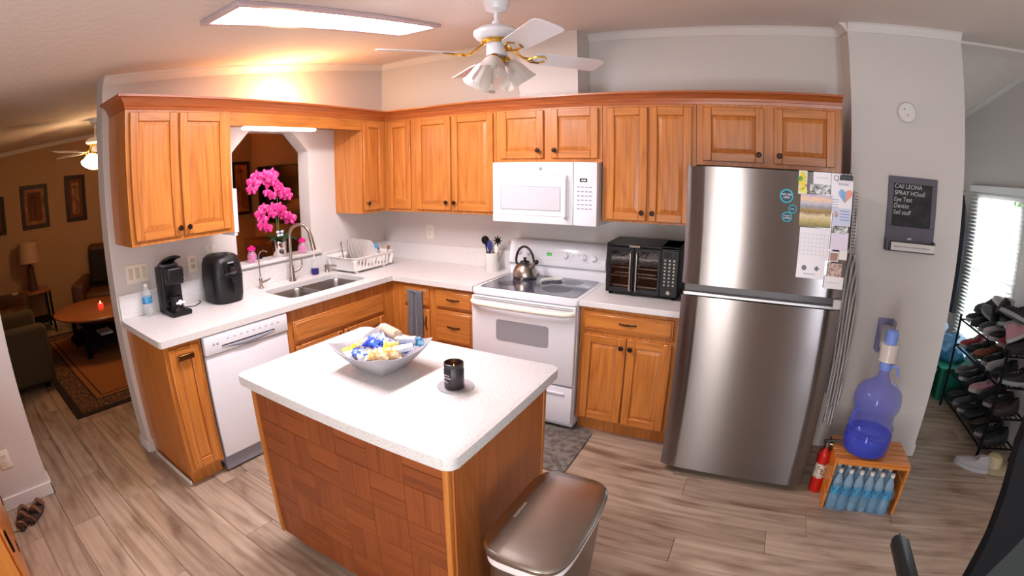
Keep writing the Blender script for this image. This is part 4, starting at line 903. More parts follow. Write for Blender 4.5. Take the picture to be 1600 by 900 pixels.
# ================================================================== CEILING FANS
def fan(name, lab, hx, hy, zb, r, angs, lit, nsh, ph0, extra=0):
    c = thing(name, lab, 'ceiling fan', (hx, hy, zc(hy)))
    top = zc(hy); bz_ = zb; zb = zb+.05
    B().lathe([(.0, 0), (.062, 0), (.062, -.02), (.05, -.05), (.022, -.062), (0, -.062)], c=(hx, hy, top), seg=28).build('canopy', white, c)
    B().lathe([(.011, top-.06-zb), (.011, .075)], c=(hx, hy, zb), seg=12).build('downrod', white, c)
    B().lathe([(.02, .10), (.022, .08), (.05, .075), (.085, .065), (.108, .045), (.108, .03), (.095, .015), (.075, .008), (.05, .0), (0, .0)], c=(hx, hy, zb+.0), seg=36).build('motor', white, c)
    B().lathe([(.072, .006), (.075, -.004), (.06, -.012), (0, -.012)], c=(hx, hy, zb), seg=28).build('motor_ring', brass, c)
    B().lathe([(.048, -.012), (.048, -.065), (.05, -.07), (.035, -.078), (0, -.08)], c=(hx, hy, zb), seg=28).build('switch_housing', white, c)
    for i, a in enumerate(angs):
        t = R(a); Mz = Matrix.Translation((hx, hy, bz_)) @ Matrix.Rotation(t, 4, 'Z') @ Matrix.Rotation(R(-13), 4, 'X')
        pl = [(.19, -.045), (.22, -.06), (r-.03, -.068), (r-.008, -.06), (r, -.04), (r, .04), (r-.008, .06), (r-.03, .068), (.22, .06), (.19, .045)]
        bl = B().prism(pl, -.020, -.015, .0015, 1, M=Mz).build('blade', white, c)
        b = B(); b.tube([Mz @ Vector(p) for p in ((.055, 0, .05), (.085, .012, .02), (.125, -.008, -.022), (.18, 0, -.026))], [.008, .006, .006, .007], 8)
        for s in (-1, 1): b.tube([Mz @ Vector(p) for p in ((.15, 0, -.03), (.18, s*.03, -.024), (.23, s*.035, -.022), (.25, s*.01, -.022))], .005, 6)
        b.build('blade_arm', brass, bl)
    b = B(); b.lathe([(.03, -.078), (.055, -.084), (.05, -.094), (.02, -.10), (0, -.10)], c=(hx, hy, zb), seg=24); b.build('light_plate', brass, c)
    for i in range(nsh):
        a = R(ph0+360/nsh*i); dx, dy = math.cos(a), math.sin(a)
        s0 = Vector((hx+dx*.045, hy+dy*.045, zb-.088)); d_ = Vector((dx*.55, dy*.55, -.83)).normalized()
        Ms = Matrix.Translation(s0) @ d_.to_track_quat('Z', 'Y').to_matrix().to_4x4()
        f_ = B().lathe([(.02, -.01), (.022, .012), (.016, .02)], M=Ms, seg=14).build('fitter', brass, c)
        n = 28; rings = []
        for (rr, z) in ((.022, .008), (.034, .018), (.048, .038), (.059, .065), (.067, .095), (.076, .118), (.084, .132)):
            rings.append([Ms @ Vector((rr*(1+(.02*math.cos(6*2*math.pi*k/n) if z > .11 else 0))*math.cos(2*math.pi*k/n), rr*(1+(.02*math.cos(6*2*math.pi*k/n) if z > .11 else 0))*math.sin(2*math.pi*k/n), z)) for k in range(n)])
        B().loft(rings, cap=False).build('glass_shade', bulb_e if lit else frost, c)
        B().ball(Ms @ Vector((0, 0, .05)), .018, 10).build('bulb', bulb_e if lit else china, c)
    for dx, l_ in ((.0, .13), (.025, .085)):
        B().tube([(hx+dx, hy-.045, zb-.08), (hx+dx, hy-.05, zb-.08-l_)], .0012, 5).build('pull_chain', brass, c)
        B().lathe([(0, -.022), (.006, -.018), (.006, -.004), (.002, 0)], c=(hx+dx, hy-.05, zb-.08-l_), seg=10).build('pull_knob', cream, c)
    return c
fan('ceiling_fan', 'white four-blade ceiling fan with unlit frosted shades over the kitchen', 1.97, -1.39, 2.255, .56, (230, 140, 50, -40), False, 3, -75)
fan('ceiling_fan', 'white ceiling fan with glowing shades in the living room', -2.3, -1.93, 2.12, .60, (-60, 30, 120, 210), True, 3, -60)
point('living_lamp', (-2.3, -1.93, 1.86), 7, (1, .50, .20), .08)

# ================================================================== ISLAND
c = thing('kitchen_island', 'kitchen island with wood parquet front and plain wood sides', 'island', (1.87, -2.06, 0))
IX0, IX1, IY0, IY1 = 1.365, 2.365, -2.41, -1.72
B().box(IX0+.012, IX1-.004, IY0+.012, IY1, .08, .874).build('core', veneer, c)
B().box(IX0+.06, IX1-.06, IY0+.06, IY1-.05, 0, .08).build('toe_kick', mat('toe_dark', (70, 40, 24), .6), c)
# parquet slats, two to a square, alternating direction
nx, nz = 6, 5; sx, sz = (IX1-IX0-.05)/nx, (.874-.08)/nz
slats = {}
for i in range(nx):
    for j in range(nz):
        for k_ in range(2):
            hor = (i+j) % 2
            if hor: w_, h_ = sx-.0016, sz/2-.0016; px, pz = IX0+.025+i*sx, .08+j*sz+k_*sz/2
            else: w_, h_ = sx/2-.0016, sz-.0016; px, pz = IX0+.025+i*sx+k_*sx/2, .08+j*sz
            if hor not in slats: slats[hor] = B().box(0, w_, 0, .006, 0, h_, .0012).build('parquet_slat', parq_h if hor else parq_v, smooth=False); o = slats[hor]; o.parent = c
            else: o = slats[hor].copy(); COL.objects.link(o)
            o.location = Vector((px, IY0+.006-random.uniform(0, .0012), pz))-c.location
for x in (IX0, IX1-.022): B().box(x, x+.022, IY0-.004, IY0+.018, .08, .874, .004, 2).build('corner_trim', oz, c)
B().box(IX1-.004, IX1+.006, IY0+.018, IY1, .08, .874, .001).build('side_panel', veneer, c)
B().box(IX1-.01, IX1+.010, IY1-.02, IY1+.004, .08, .874, .003).build('corner_trim', oz, c)
B().box(IX0+.004, IX0+.014, IY0+.018, IY1, .08, .874, .001).build('side_panel', veneer, c)
tag(B().prism(rrect(1.335, 2.412, -2.458, -1.668, .035, 6), .8745, .914, .004, 2).build('island_countertop', counter_m, ang=30), 'white speckled countertop on the kitchen island', 'countertop')

# bowl with snacks
BC = Vector((1.785, -2.035, .914))
bw = thing('serving_bowl', 'grey square bowl with upswept corners full of wrapped snacks', 'bowl', BC, R(0))
greyc = mat('matte_grey_ceramic', (172, 168, 172), .45)
def sq(r, lift, z, n=8, rot=R(0)):
    pts = []
    cs = [(math.cos(R(45+90*i)+rot)*r, math.sin(R(45+90*i)+rot)*r) for i in range(4)]
    for i in range(4):
        a, b_ = cs[i], cs[(i+1) % 4]
        for k in range(n):
            t = k/n; e = abs(2*t-1)
            bul = 1+.07*math.sin(math.pi*t)
            pts.append((BC.x+(a[0]+(b_[0]-a[0])*t)*bul, BC.y+(a[1]+(b_[1]-a[1])*t)*bul, BC.z+z+lift*(e**2-.35)))
    return pts
br = R(-3)
B().loft([sq(.10, 0, .0, rot=br), sq(.105, 0, .006, rot=br), sq(.15, .004, .04, rot=br), sq(.19, .012, .075, rot=br), sq(.214, .028, .098, rot=br), sq(.210, .028, .0985, rot=br), sq(.184, .012, .078, rot=br), sq(.145, .004, .045, rot=br), sq(.098, 0, .014, rot=br)]).build('shell', greyc, bw, ang=50)
def wrapm(n, a, b_, s=45): return mat(n, a, .3, noise=(b_, (s, s, s), .47, .55), coat=.5)
wm = {'blue': wrapm('blue_wrapper', (32, 62, 196), (70, 120, 230)), 'bluewhite': wrapm('blue_white_wrapper', (60, 110, 225), (225, 235, 250)), 'yellow': wrapm('yellow_wrapper', (246, 214, 40), (250, 240, 190)), 'tan': wrapm('tan_wrapper', (232, 196, 150), (250, 226, 190)),
      'white': wrapm('white_wrapper', (240, 240, 244), (205, 214, 232)), 'orange': wrapm('orange_wrapper', (240, 190, 110), (252, 230, 190)), 'teal': wrapm('teal_wrapper', (40, 130, 190), (150, 205, 230))}
def candy(kind, what, p, L_, W_, rz, tx=0, lab=None, grp=None):
    ph = random.uniform(0, 6)
    def f(u, v):
        ang = 2*math.pi*v; e = max(.0, math.sin(math.pi*min(1, max(0, (u-.1)/.8))))**.5 if .1 < u < .9 else 0
        x = (u-.5)*L_; y = W_*(.60-.10*e)*math.cos(ang)*(1+.03*math.sin(9*u+ph)); z = (.40*W_*e+.0012)*math.sin(ang)+(.002*e+.001)*math.sin(24*u+ph+5*math.cos(ang))+.0015*math.sin(17*u+ph)
        return (x, y, z)
    o = B().loft([[f(i/14, k/12) for k in range(12)] for i in range(15)]).build('wrapped_snack', wm[kind], ang=22)
    tag(o, lab or what, 'snack', grp); o.location = BC+Vector(p); o.rotation_euler = (tx, random.uniform(-.3, .3), rz); return o
candy('yellow', 'yellow wrapped sweet at the left corner of the bowl', (-.095, -.085, .078), .055, .034, .5)
candy('yellow', 'yellow and white sweet tucked behind the left corner', (-.10, -.045, .082), .055, .03, 1.6)
candy('tan', 'tan paper sachet behind the yellow sweets', (-.085, .0, .088), .07, .04, 1.2, .5)
candy('blue', 'deep blue wrapped sweet on top of the pile', (-.03, -.02, .105), .075, .042, .15, .2)
candy('bluewhite', 'blue and white packet at the back of the pile', (-.055, .03, .102), .08, .05, .8, .4)
candy('bluewhite', 'blue and white packet at the front of the pile', (-.01, -.10, .085), .075, .05, -.3, .2)
candy('blue', 'deep blue packet near the front left rim', (-.05, -.085, .082), .07, .042, -.7)
candy('blue', 'dark blue sweet in the centre of the pile', (.025, -.045, .095), .055, .036, 1.3)
candy('white', 'white sachet lying along the left front rim', (-.06, -.12, .074), .07, .03, -.5)
candy('yellow', 'yellow and white packet standing right of centre', (.065, -.01, .108), .06, .04, .6, .8)
candy('orange', 'orange and cream packet at the front rim', (.055, -.075, .092), .095, .055, .5, .3)
candy('orange', 'orange striped packet along the front right rim', (.09, -.045, .095), .09, .05, .75, .3)
candy('bluewhite', 'small pale blue packet behind the centre sweet', (.015, .02, .103), .06, .042, .3, .5)
candy('blue', 'blue sweet half hidden below the white bar', (.085, .055, .09), .07, .04, .3)
candy('teal', 'teal wrapped roll end at the right corner', (.125, .09, .108), .05, .042, .7, .2)
candy('bluewhite', 'speckled blue packet beside the right corner', (.10, .02, .093), .07, .04, 1.1)
candy('blue', 'blue sweet low at the back corner', (-.06, .07, .085), .07, .04, 2.0)
candy('white', 'flat white packet low in the middle', (.0, .07, .085), .07, .04, .2)
candy('tan', 'tan sweet low under the front packets', (0, -.05, .07), .08, .05, .2)
o = B().box(-.045, .045, -.014, .014, -.011, .011, .003, 2).build('snack_bar', wm['white']); tag(o, 'white wrapped bar lying across the right of the pile', 'snack'); o.location = BC+Vector((.085, .06, .118)); o.rotation_euler = (.1, -.1, .25)
o = B().box(-.04, .04, -.014, .014, -.010, .010, .003, 2).build('snack_bar', wm['white']); tag(o, 'white striped bar leaning on the right front rim', 'snack'); o.location = BC+Vector((.12, .0, .107)); o.rotation_euler = (.3, -.15, .75)
cr_m = mat('crackers', (224, 178, 118), .6, noise=((248, 220, 176), (90, 90, 90), .4, .6))
c = thing('cracker_roll', 'clear wrapped roll of round crackers lying at the bowl back', 'snack', BC+Vector((-.03, .10, .118)), R(-20), W=False)
for i in range(15): B().lathe([(0, 0), (.022, 0), (.0235, .003), (.022, .006), (0, .006)], M=Matrix.Translation((-.058+i*.0078, 0, .001*math.sin(i*2))) @ Matrix.Rotation(R(90), 4, 'Y'), seg=14).build('cracker', cr_m, c)
B().tube([(-.085, .0, .008), (-.07, 0, .002), (-.060, 0, 0), (.06, 0, 0), (.068, 0, 0), (.08, 0, -.006)], [.012, .006, .0255, .0255, .006, .012], 14).build('film', mat('film', (250, 250, 252), .1, alpha=.22), c)
# candle and coaster
CC = (2.146, -2.03, .914)
tag(B().lathe([(0, 0), (.068, 0), (.069, .002), (.068, .004), (0, .004)], seg=40).build('coaster', greyc), 'thin round grey coaster under the candle', 'coaster').location = (CC[0]-.002, CC[1]+.0, .9142)
c = thing('jar_candle', 'burning candle in a dark smoked glass jar on the island', 'candle', (CC[0], CC[1]-.012, .9185))
P_ = (CC[0], CC[1]-.012, .9185)
sm = mat('smoked_glass', (48, 42, 46), .3)
B().lathe([(0, 0), (.034, 0), (.037, .004), (.037, .074), (.034, .078), (.034, .082), (.0365, .083), (.0365, .098), (.034, .099), (.0335, .085), (.033, .06), (0, .06)], c=P_, seg=32).build('jar', sm, c)
B().lathe([(0, .0605), (.0325, .0605), (.0325, .068), (0, .067)], c=P_, seg=28).build('wax', mat('amber_wax', (150, 80, 34), .3), c)
B().tube([(P_[0], P_[1], P_[2]+.067), (P_[0], P_[1], P_[2]+.076)], .001, 5).build('wick', blackm, c)
B().lathe([(0, .074), (.003, .077), (.0032, .08), (.0015, .086), (0, .091)], c=P_, seg=10).build('flame', emis('flame', (255, 170, 70), 9), c)
for z, s, t_ in ((.058, .006, 'P.F. CANDLE CO.'), (.048, .009, 'GOLDEN COAST'), (.036, .004, 'soy candle'), (.031, .004, 'eucalyptus, lavender')):
    text(t_, (P_[0]-.012, P_[1]-.0378, P_[2]+z), Euler((R(90), 0, R(-8))), s*.8, paper, c)

# ================================================================== TRASH CAN, MAT, TOWEL
c = thing('trash_can', 'steel step trash can with domed brushed lid beside the island', 'trash can', (2.63, -2.245, 0))
def tr(e, z, n=10):      # superellipse outline
    pts = []
    for i in range(44):
        a = 2*math.pi*i/44; ca, sa = math.cos(a), math.sin(a); p = 2/4.3
        pts.append((2.63+(.135+e)*math.copysign(abs(ca)**p, ca), -2.245+(.242+e)*math.copysign(abs(sa)**p, sa), z))
    return pts
B().loft([tr(-.03, .0), tr(-.028, .02), tr(-.014, .4), tr(-.010, .60), tr(-.016, .60), tr(-.03, .1)]).build('body', mat('can_steel', (150, 142, 138), .3, 1, aniso=(.6, (0, 0, 1))), c)
b = B(); b.loft([tr(-.012, .59), tr(-.004, .60), tr(-.004, .627), tr(-.012, .63)], cap=False); b.build('bag_rim', mat('white_bag', (232, 224, 224), .5), c)
B().loft([tr(-.004, .632), tr(.003, .635), tr(.005, .650), tr(.001, .656), tr(-.008, .659), tr(-.04, .662), tr(-.09, .664), tr(-.125, .6645)]).build('lid', lidsteel, c)
text('simplehuman', (2.535, -2.27, .6628), Euler((0, 0, R(90))), .016, mat('etched', (215, 210, 205), .4, .5), c)
B().box(2.55, 2.70, -2.50, -2.455, .01, .03, .006).build('pedal', steel_p, c)
tag(B().prism(rrect(1.50, 2.262, -1.14, -.60, .04, 5), 0, .012, .004, 2).build('floor_mat', mat_m), 'grey mottled cushioned mat on the floor before the range', 'mat')
c = thing('dish_towel', 'grey towel hanging folded on the corner cabinet drawer', 'towel', (.85, -.65, .8))
B().surf(lambda u, v: (.785+.065*u+.004*math.sin(v*5), -.645-.012*math.sin(u*math.pi)-.006*math.sin(u*9+v*2), .815-.34*v-.012*u), 12, 20, .010).build('fold', towel_m, c)
B().surf(lambda u, v: (.855+.07*u-.008*v, -.646-.014*math.sin(u*math.pi)-.005*math.sin(u*8-v*3), .812-.35*v+.008*u), 12, 20, .010).build('fold', towel_m, c)
B().surf(lambda u, v: (.785+.14*u, -.638-.016*math.sin(v*math.pi), .815+.010*math.cos(v*math.pi)), 10, 8, .006).build('top_fold', towel_m, c)
B().surf(lambda u, v: (.79+.13*u, -.6335, .815-.2*v), 8, 6, .002).build('back_fold', towel_m, c)

# ================================================================== RIGHT WALL THINGS
c = thing('chalkboard', 'grey framed chalkboard with a handwritten list and letter tray', 'chalkboard', (4.12, -.275, 1.5))
gf = mat('slate_grey_paint', (98, 94, 106), .6); X0_, X1_, Z0_, Z1_ = 3.965, 4.293, 1.42, 1.765
b = B(FR); b.box(X0_, X1_, 0, .014, Z1_-.04, Z1_, .002); b.box(X0_, X1_, 0, .014, Z0_-.035, Z0_+.055, .002); b.box(X0_, X0_+.035, 0, .014, Z0_+.055, Z1_-.04, .002); b.box(X1_-.035, X1_, 0, .014, Z0_+.055, Z1_-.04, .002)
b.box(X0_, X0_+.012, 0, .06, 1.335, 1.40, .002); b.box(X1_-.012, X1_, 0, .06, 1.335, 1.40, .002); b.box(X0_, X1_, 0, .06, 1.33, 1.337, .002); b.box(X0_, X1_, 0, .01, 1.335, 1.40)
b.build('frame', gf, c)
B(FR).box(X0_+.035, X1_-.035, 0, .006, Z0_+.055, Z1_-.04).build('slate', mat('slate', (46, 46, 50), .85, noise=((66, 66, 70), (14, 14, 14), .35, .8)), c)
chalk = mat('chalk', (205, 205, 205), .9)
for i, t_ in enumerate(('CAll LEONA', 'SPRAY HOusE', 'Eye Test', 'Dentist', 'Sell stuff')):
    o = text(t_, (4.006, -.2718, 1.707-i*.038), FRONT, .037, chalk, c, align='LEFT', shear=.12, wscale=.93)
B(FR).box(X0_+.03, X1_-.004, .061, .066, 1.338, 1.385, .001).build('tray_sign', mat('sign_cream', (224, 220, 214), .6), c)
text('because someone we love is in heaven', (4.135, -.3318, 1.362), FRONT, .0155, dgr, c)
for x in (4.12, 4.135): B(FR).lathe([(.006, 0), (.005, .004)], M=Matrix.Translation((x, .014, 1.405)) @ Matrix.Rotation(R(-90), 4, 'X'), seg=10).build('hook_screw', paper, c)
c = thing('smoke_detector', 'round white smoke detector high on the wall', 'detector', (4.075, -.27, 2.14))
Mx = Matrix.Translation((4.075, -.2655, 2.14)) @ Matrix.Rotation(R(90), 4, 'X')
B().lathe([(0, 0), (.062, 0), (.062, .022), (.054, .032), (0, .034)], M=Mx, seg=32).build('housing', trim_m, c)
for dx, dz in ((-.02, .018), (.0, -.018)): B().lathe([(.006, .033), (.005, .036), (0, .036)], M=Matrix.Translation((dx, 0, dz)) @ Mx, seg=10).build('button', grey_line, c)
# crate, jug, pump, bottles
c = thing('wooden_crate', 'upturned orange wood slat crate under the blue water jug', 'crate', (3.97, -.83, 0))
QX0, QX1, QY0, QY1, QZ = 3.745, 4.19, -.97, -.70, .318
for i in range(5):
    y = QY0+i*(QY1-QY0)/5; B().box(QX0, QX1, y+.003, y+(QY1-QY0)/5-.004, QZ-.012, QZ, .002).build('slat', pine_x, c)
for x in (QX0, QX1-.014):
    for i in range(3): B().box(x, x+.014, QY0, QY1, .002+i*.104, .098+i*.104, .002).build('side_board', pine_x, c)
B().box(QX0+.014, QX1-.014, QY0, QY0+.015, QZ-.032, QZ-.012, .002).build('front_rail', pine_x, c)
b = B(); b.box(QX0+.014, QX1-.014, QY1-.012, QY1, .02, .13, .002); b.box(QX0+.014, QX1-.014, QY1-.012, QY1, .16, .28, .002); b.build('back_board', pine_x, c)
JC = (3.925, -.835, QZ)
c = thing('water_jug', 'large translucent blue water jug on the wooden crate', 'jug', JC)
B().lathe([(0.0000, 0.0048), (0.0999, 0.0000), (0.1310, 0.0143), (0.1376, 0.0357), (0.1376, 0.1190), (0.1310, 0.1285), (0.1288, 0.1404), (0.1354, 0.1523), (0.1288, 0.1666), (0.1177, 0.1785), (0.1177, 0.2439), (0.1310, 0.2558), (0.1376, 0.2713), (0.1376, 0.3154), (0.1277, 0.3570), (0.0999, 0.3867), (0.0555, 0.4105), (0.0320, 0.4343), (0.0290, 0.4760), (0.0290, 0.5057)], c=JC, seg=40).build('jug_body', bluejug, c)
B().lathe([(0, .006), (.098, .006), (.127, .018), (.133, .038), (.133, .115), (0, .115)], c=JC, seg=36).build('water', bluejugd, c)
B().tube([(JC[0]-.115, JC[1]-.065, QZ+.16), (JC[0]-.14, JC[1]-.08, QZ+.18), (JC[0]-.14, JC[1]-.08, QZ+.25), (JC[0]-.115, JC[1]-.065, QZ+.275)], .011, 10).build('grip', bluejug, c)
B().lathe([(.1385, .06), (.139, .062), (.139, .11), (.1385, .112)], c=JC, seg=40, cap=False).build('band', bluejug, c)
c = thing('water_pump', 'hand pump with blue cap and white cup on the jug', 'pump', (JC[0], JC[1], .82))
pb = mat('pump_blue', (128, 160, 240), .35); PZ = QZ+.506
B().lathe([(.03, -.035), (.034, -.035), (.036, -.02), (.036, .0), (.03, .012)], c=(JC[0], JC[1], PZ), seg=24).build('collar', pb, c)
B().lathe([(.05, .012), (.052, .014), (.048, .03), (.053, .10), (.052, .105), (.04, .106), (0, .106)], c=(JC[0], JC[1], PZ), seg=28).build('barrel', china, c)
B().lathe([(.036, .106), (.036, .165), (.03, .172), (0, .172)], c=(JC[0], JC[1], PZ), seg=24).build('plunger', pb, c)
B().tube([(JC[0]+.02, JC[1]-.03, PZ-.005), (JC[0]+.055, JC[1]-.05, PZ-.005), (JC[0]+.062, JC[1]-.055, PZ-.05)], .008, 8).build('spout', pb, c)
c = thing('cup_dispenser', 'clear wall cup dispenser behind the jug pump', 'dispenser', (4.03, -.3, .95))
b = B(FR); b.box(4.0, 4.005, 0, .075, .72, .915); b.box(4.10, 4.105, 0, .075, .72, .915); b.box(4.0, 4.105, 0, .004, .72, .915); b.box(4.0, 4.105, 0, .075, .716, .72); b.build('case', mat('clear_lilac', (190, 190, 250), .1, alpha=.35), c)
B().lathe([(.03, 0), (.042, .13), (.044, .135), (.0, .135)], c=(4.0525, -.31, .74), seg=20).build('cup_stack', china, c)
bwm = mat('bottle_water', (170, 205, 230), .08, alpha=.5, coat=.5)
first = None
for r_ in range(3):
    for q_ in range(6):
        x = 3.80+q_*.062; y = -.95+r_*.066-(.0 if r_ else .0)
        if first is None: first = bottle('water_bottle', '', (x, y, .001), .25, .0305, bl_lab, 'bottled water pack in the crate', fill=bwm); o = first
        else: o = dup(first, (x, y, .001))
        o['label'] = 'blue-labelled water bottle in the crate, %s row, %s from the left' % (['front', 'middle', 'back'][r_], ['first', 'second', 'third', 'fourth', 'fifth', 'sixth'][q_])
o = B().surf(lambda u, v: (3.762+.376*u+.004*math.sin(19*v+7*u), -.984-.007*math.sin(9*u+6*v)-.006*math.sin(25*u+2), .004+.165*v+.01*math.sin(14*u)*v), 40, 14).build('plastic_wrap', mat('shrink_wrap', (90, 160, 205), .12, alpha=.3, coat=1)); tag(o, 'crinkled pale blue shrink film round the bottled water pack', 'plastic film')
# extinguisher
EC = (3.715, -.80, 0)
c = thing('fire_extinguisher', 'small red fire extinguisher on the floor beside the refrigerator', 'extinguisher', EC)
B().lathe([(0, .003), (.032, 0), (.038, .006), (.038, .24), (.032, .262), (.016, .275), (.014, .285)], c=EC, seg=24).build('cylinder', red, c)
B().lathe([(.0385, .10), (.0388, .102), (.0388, .19), (.0385, .192)], c=EC, seg=24, cap=False).build('instruction_label', mat('label_cream', (226, 214, 200), .5, noise=((120, 90, 80), (90, 90, 90), .5, .6)), c)
B().lathe([(.016, .285), (.018, .29), (.018, .315), (.012, .32)], c=EC, seg=16).build('valve', steel_p, c)
B().tube([(EC[0]-.025, EC[1], .325), (EC[0]+.01, EC[1]-.01, .335), (EC[0]+.07, EC[1]-.02, .345)], .008, 8).build('lever', black, c)
B().tube([(EC[0]-.01, EC[1], .31), (EC[0]+.03, EC[1]-.01, .312), (EC[0]+.065, EC[1]-.015, .30)], .007, 8).build('carry_handle', steel_p, c)
B().tube([(EC[0]+.01, EC[1], .30), (EC[0]+.035, EC[1]-.02, .29), (EC[0]+.048, EC[1]-.022, .22), (EC[0]+.048, EC[1]-.02, .13)], [.007, .008, .010, .012], 8).build('hose', black, c)

# ================================================================== ENTRY (RIGHT) : BLINDS, COAT, BINS, RACK, SHOES
c = thing('window_blind', 'white slatted blind lowered over the entry window', 'blind', (5.37, 1.2, 1.74))
slat_m = mat('blind_white', (238, 240, 240), .5)
B().box(5.335, 5.385, wy0-.06, wy1+.06, 1.74, 1.80, .004).build('headrail', slat_m, c)
ns = 40; s0 = None
for i in range(ns):
    z = 1.725-i*(1.725-.40)/(ns-1)
    if s0 is None:
        s0 = B().box(-.022, .022, -.50, .50, -.0012, .0012).build('slat', slat_m, smooth=False); s0.parent = c; o = s0
    else: o = s0.copy(); COL.objects.link(o)
    o.location = Vector((5.352, (wy0+wy1)/2, z))-c.location; o.rotation_euler = (0, R(-4), 0)
B().box(5.335, 5.37, wy0-.03, wy1+.03, .375, .39, .003).build('bottom_rail', slat_m, c)
for y in (wy0+.15, wy1-.15): B().tube([(5.375, y, .38), (5.375, y, 1.74)], .0015, 5).build('cord', slat_m, c)
def tree(lab, x, y, z, r):
    t_ = thing('tree', lab, 'tree', (x, y, -1))
    B().tube([(x, y, -1), (x+.1, y, z-.5), (x, y+.1, z)], [.16, .12, .07], 8).build('trunk', mat('bark', (110, 96, 80), .9) if 'bark' not in bpy.data.materials else bpy.data.materials['bark'], t_)
    b = bmesh.new(); rnd = random.Random(int(x*10))
    bb = B()
    for i in range(420):
        a, e_, q = rnd.uniform(0, 6.28), rnd.uniform(-1, 1), r*rnd.random()**.4; s = rnd.uniform(.10, .2)
        p = Vector((x+q*math.cos(a)*math.sqrt(1-e_*e_), y+q*math.sin(a)*math.sqrt(1-e_*e_), z+q*e_*.9)); M = Matrix.Translation(p) @ Euler((rnd.random()*6, rnd.random()*6, 0)).to_matrix().to_4x4()
        vs_ = [b.verts.new(M @ Vector(v)) for v in ((-s, 0, 0), (0, -s*.5, .02), (s, 0, 0), (0, s*.5, .02))]; b.faces.new(vs_)
    bb._add(b); o = bb.build('foliage', mat('tree_leaf', (120, 160, 80), .6) if 'tree_leaf' not in bpy.data.materials else bpy.data.materials['tree_leaf'], t_); o['kind'] = 'stuff'
tree('leafy green tree outside the entry window, nearer one', 9.0, 4.4, 2.3, 1.5)
tree('leafy green tree outside the entry window, farther one', 11.5, 7.6, 2.6, 1.9)
struct(B().box(5.6, 16, -8, 12, -1.05, -1.0).build('ground', mat('lawn', (170, 180, 140), .9)))
def coat(lab, x, y, z1, z0, m_, w_, off):
    c = thing('hanging_coat', lab, 'coat', (x, y, z1))
    n = 24; rg = []
    for k in range(13):
        t = k/12; z = z1-(z1-z0)*t; wd = w_*(.12+.88*min(1, t*3)**.6)*(1+.12*t); dp = .05*(.3+.7*min(1, t*3))
        rg.append([(x+dp*math.cos(2*math.pi*i/n)*(1+.12*math.sin(5*2*math.pi*i/n+t*3)), y+wd*math.sin(2*math.pi*i/n)*(1+.06*math.sin(7*2*math.pi*i/n+t*4)), z) for i in range(n)])
    B().loft(rg).build('cloth', m_, c)
    B().tube([(x, y, z1-.01), (x, y, z1+.03), (x+.03, y, z1+.04)], .004, 6).build('hanger_hook', dkgrey, c)
coat('black coat hanging beside the entry window', 5.27, 1.50, 1.70, .62, mat('black_cloth', (30, 30, 36), .9), .12, 0)
coat('pale grey coat hanging behind the black coat', 5.24, 1.66, 1.70, .80, mat('pale_cloth', (190, 185, 190), .9), .06, 0)
tubg = mat('green_tub', (20, 92, 74), .4)
def bin_(lab, x0, x1, y0, y1, z0, z1, m_, lid):
    c = thing('storage_bin', lab, 'bin', ((x0+x1)/2, (y0+y1)/2, z0))
    rg = [[(x, y, z) for x, y in rrect(x0+e, x1-e, y0+e, y1-e, .03, 3)] for e, z in ((.02, z0), (.004, z1-.03), (-.004, z1-.025), (-.004, z1-.012))]
    B().loft(rg).build('tub', m_, c); B().prism(rrect(x0-.008, x1+.008, y0-.008, y1+.008, .03, 3), z1-.012, z1, .003, 1).build('lid', lid, c)
patm = mat('patterned_bag', (150, 146, 160), .6, noise=((60, 56, 74), (22, 22, 22), .47, .53))
bin_('dark green storage bin on the floor below the entry window', 4.98, 5.34, .74, 1.12, 0, .30, tubg, mat('green_lid', (60, 160, 130), .4))
bin_('patterned grey box on the floor left of the green bin', 4.62, 4.95, .76, 1.12, 0, .27, patm, patm)
bin_('green storage bin behind the patterned box', 4.7, 5.05, 1.20, 1.55, 0, .34, tubg, bpy.data.materials['green_lid'])
for i, (x, y, z, a, b_, c_, col_, lab) in enumerate(((5.12, .93, .42, .17, .15, .13, (70, 130, 170), 'blue plastic bag heaped on the green bin'), (4.82, .93, .38, .14, .14, .12, (110, 116, 140), 'grey plastic bag on the patterned box'), (5.0, 1.32, .52, .18, .16, .20, (100, 140, 170), 'tall pale blue bag behind the bins'), (4.82, 1.40, .55, .12, .14, .22, (80, 100, 120), 'tall dark bag in the corner behind the bins'))):
    rnd = random.Random(i); bm_ = bmesh.new(); bmesh.ops.create_icosphere(bm_, subdivisions=3, radius=1)
    for v in bm_.verts: q = 1+.12*math.sin(7*v.co.x+i)*math.cos(6*v.co.z)+rnd.uniform(-.07, .07); v.co = Vector((v.co.x*a*q, v.co.y*b_*q, v.co.z*c_*q))
    o = B()._add(bm_).build('plastic_bag', mat('bag_%s' % ['blue', 'grey', 'pale', 'dark'][i], col_, .25, coat=.6, trans=.2), ang=25); tag(o, lab, 'bag'); o.location = (x, y, z)
rkx0, rkx1, rky0, rky1, rkz = 5.02, 5.32, -.24, .66, .78
c = thing('shoe_rack', 'black metal tiered shoe rack crowded with shoes', 'shoe rack', (5.17, .2, 0))
for x in (rkx0, rkx1):
    for y in (rky0, rky1): B().tube([(x, y, 0), (x, y, rkz)], .011, 8).build('leg', blackm, c)
tiers = (.09, .31, .53, .74)
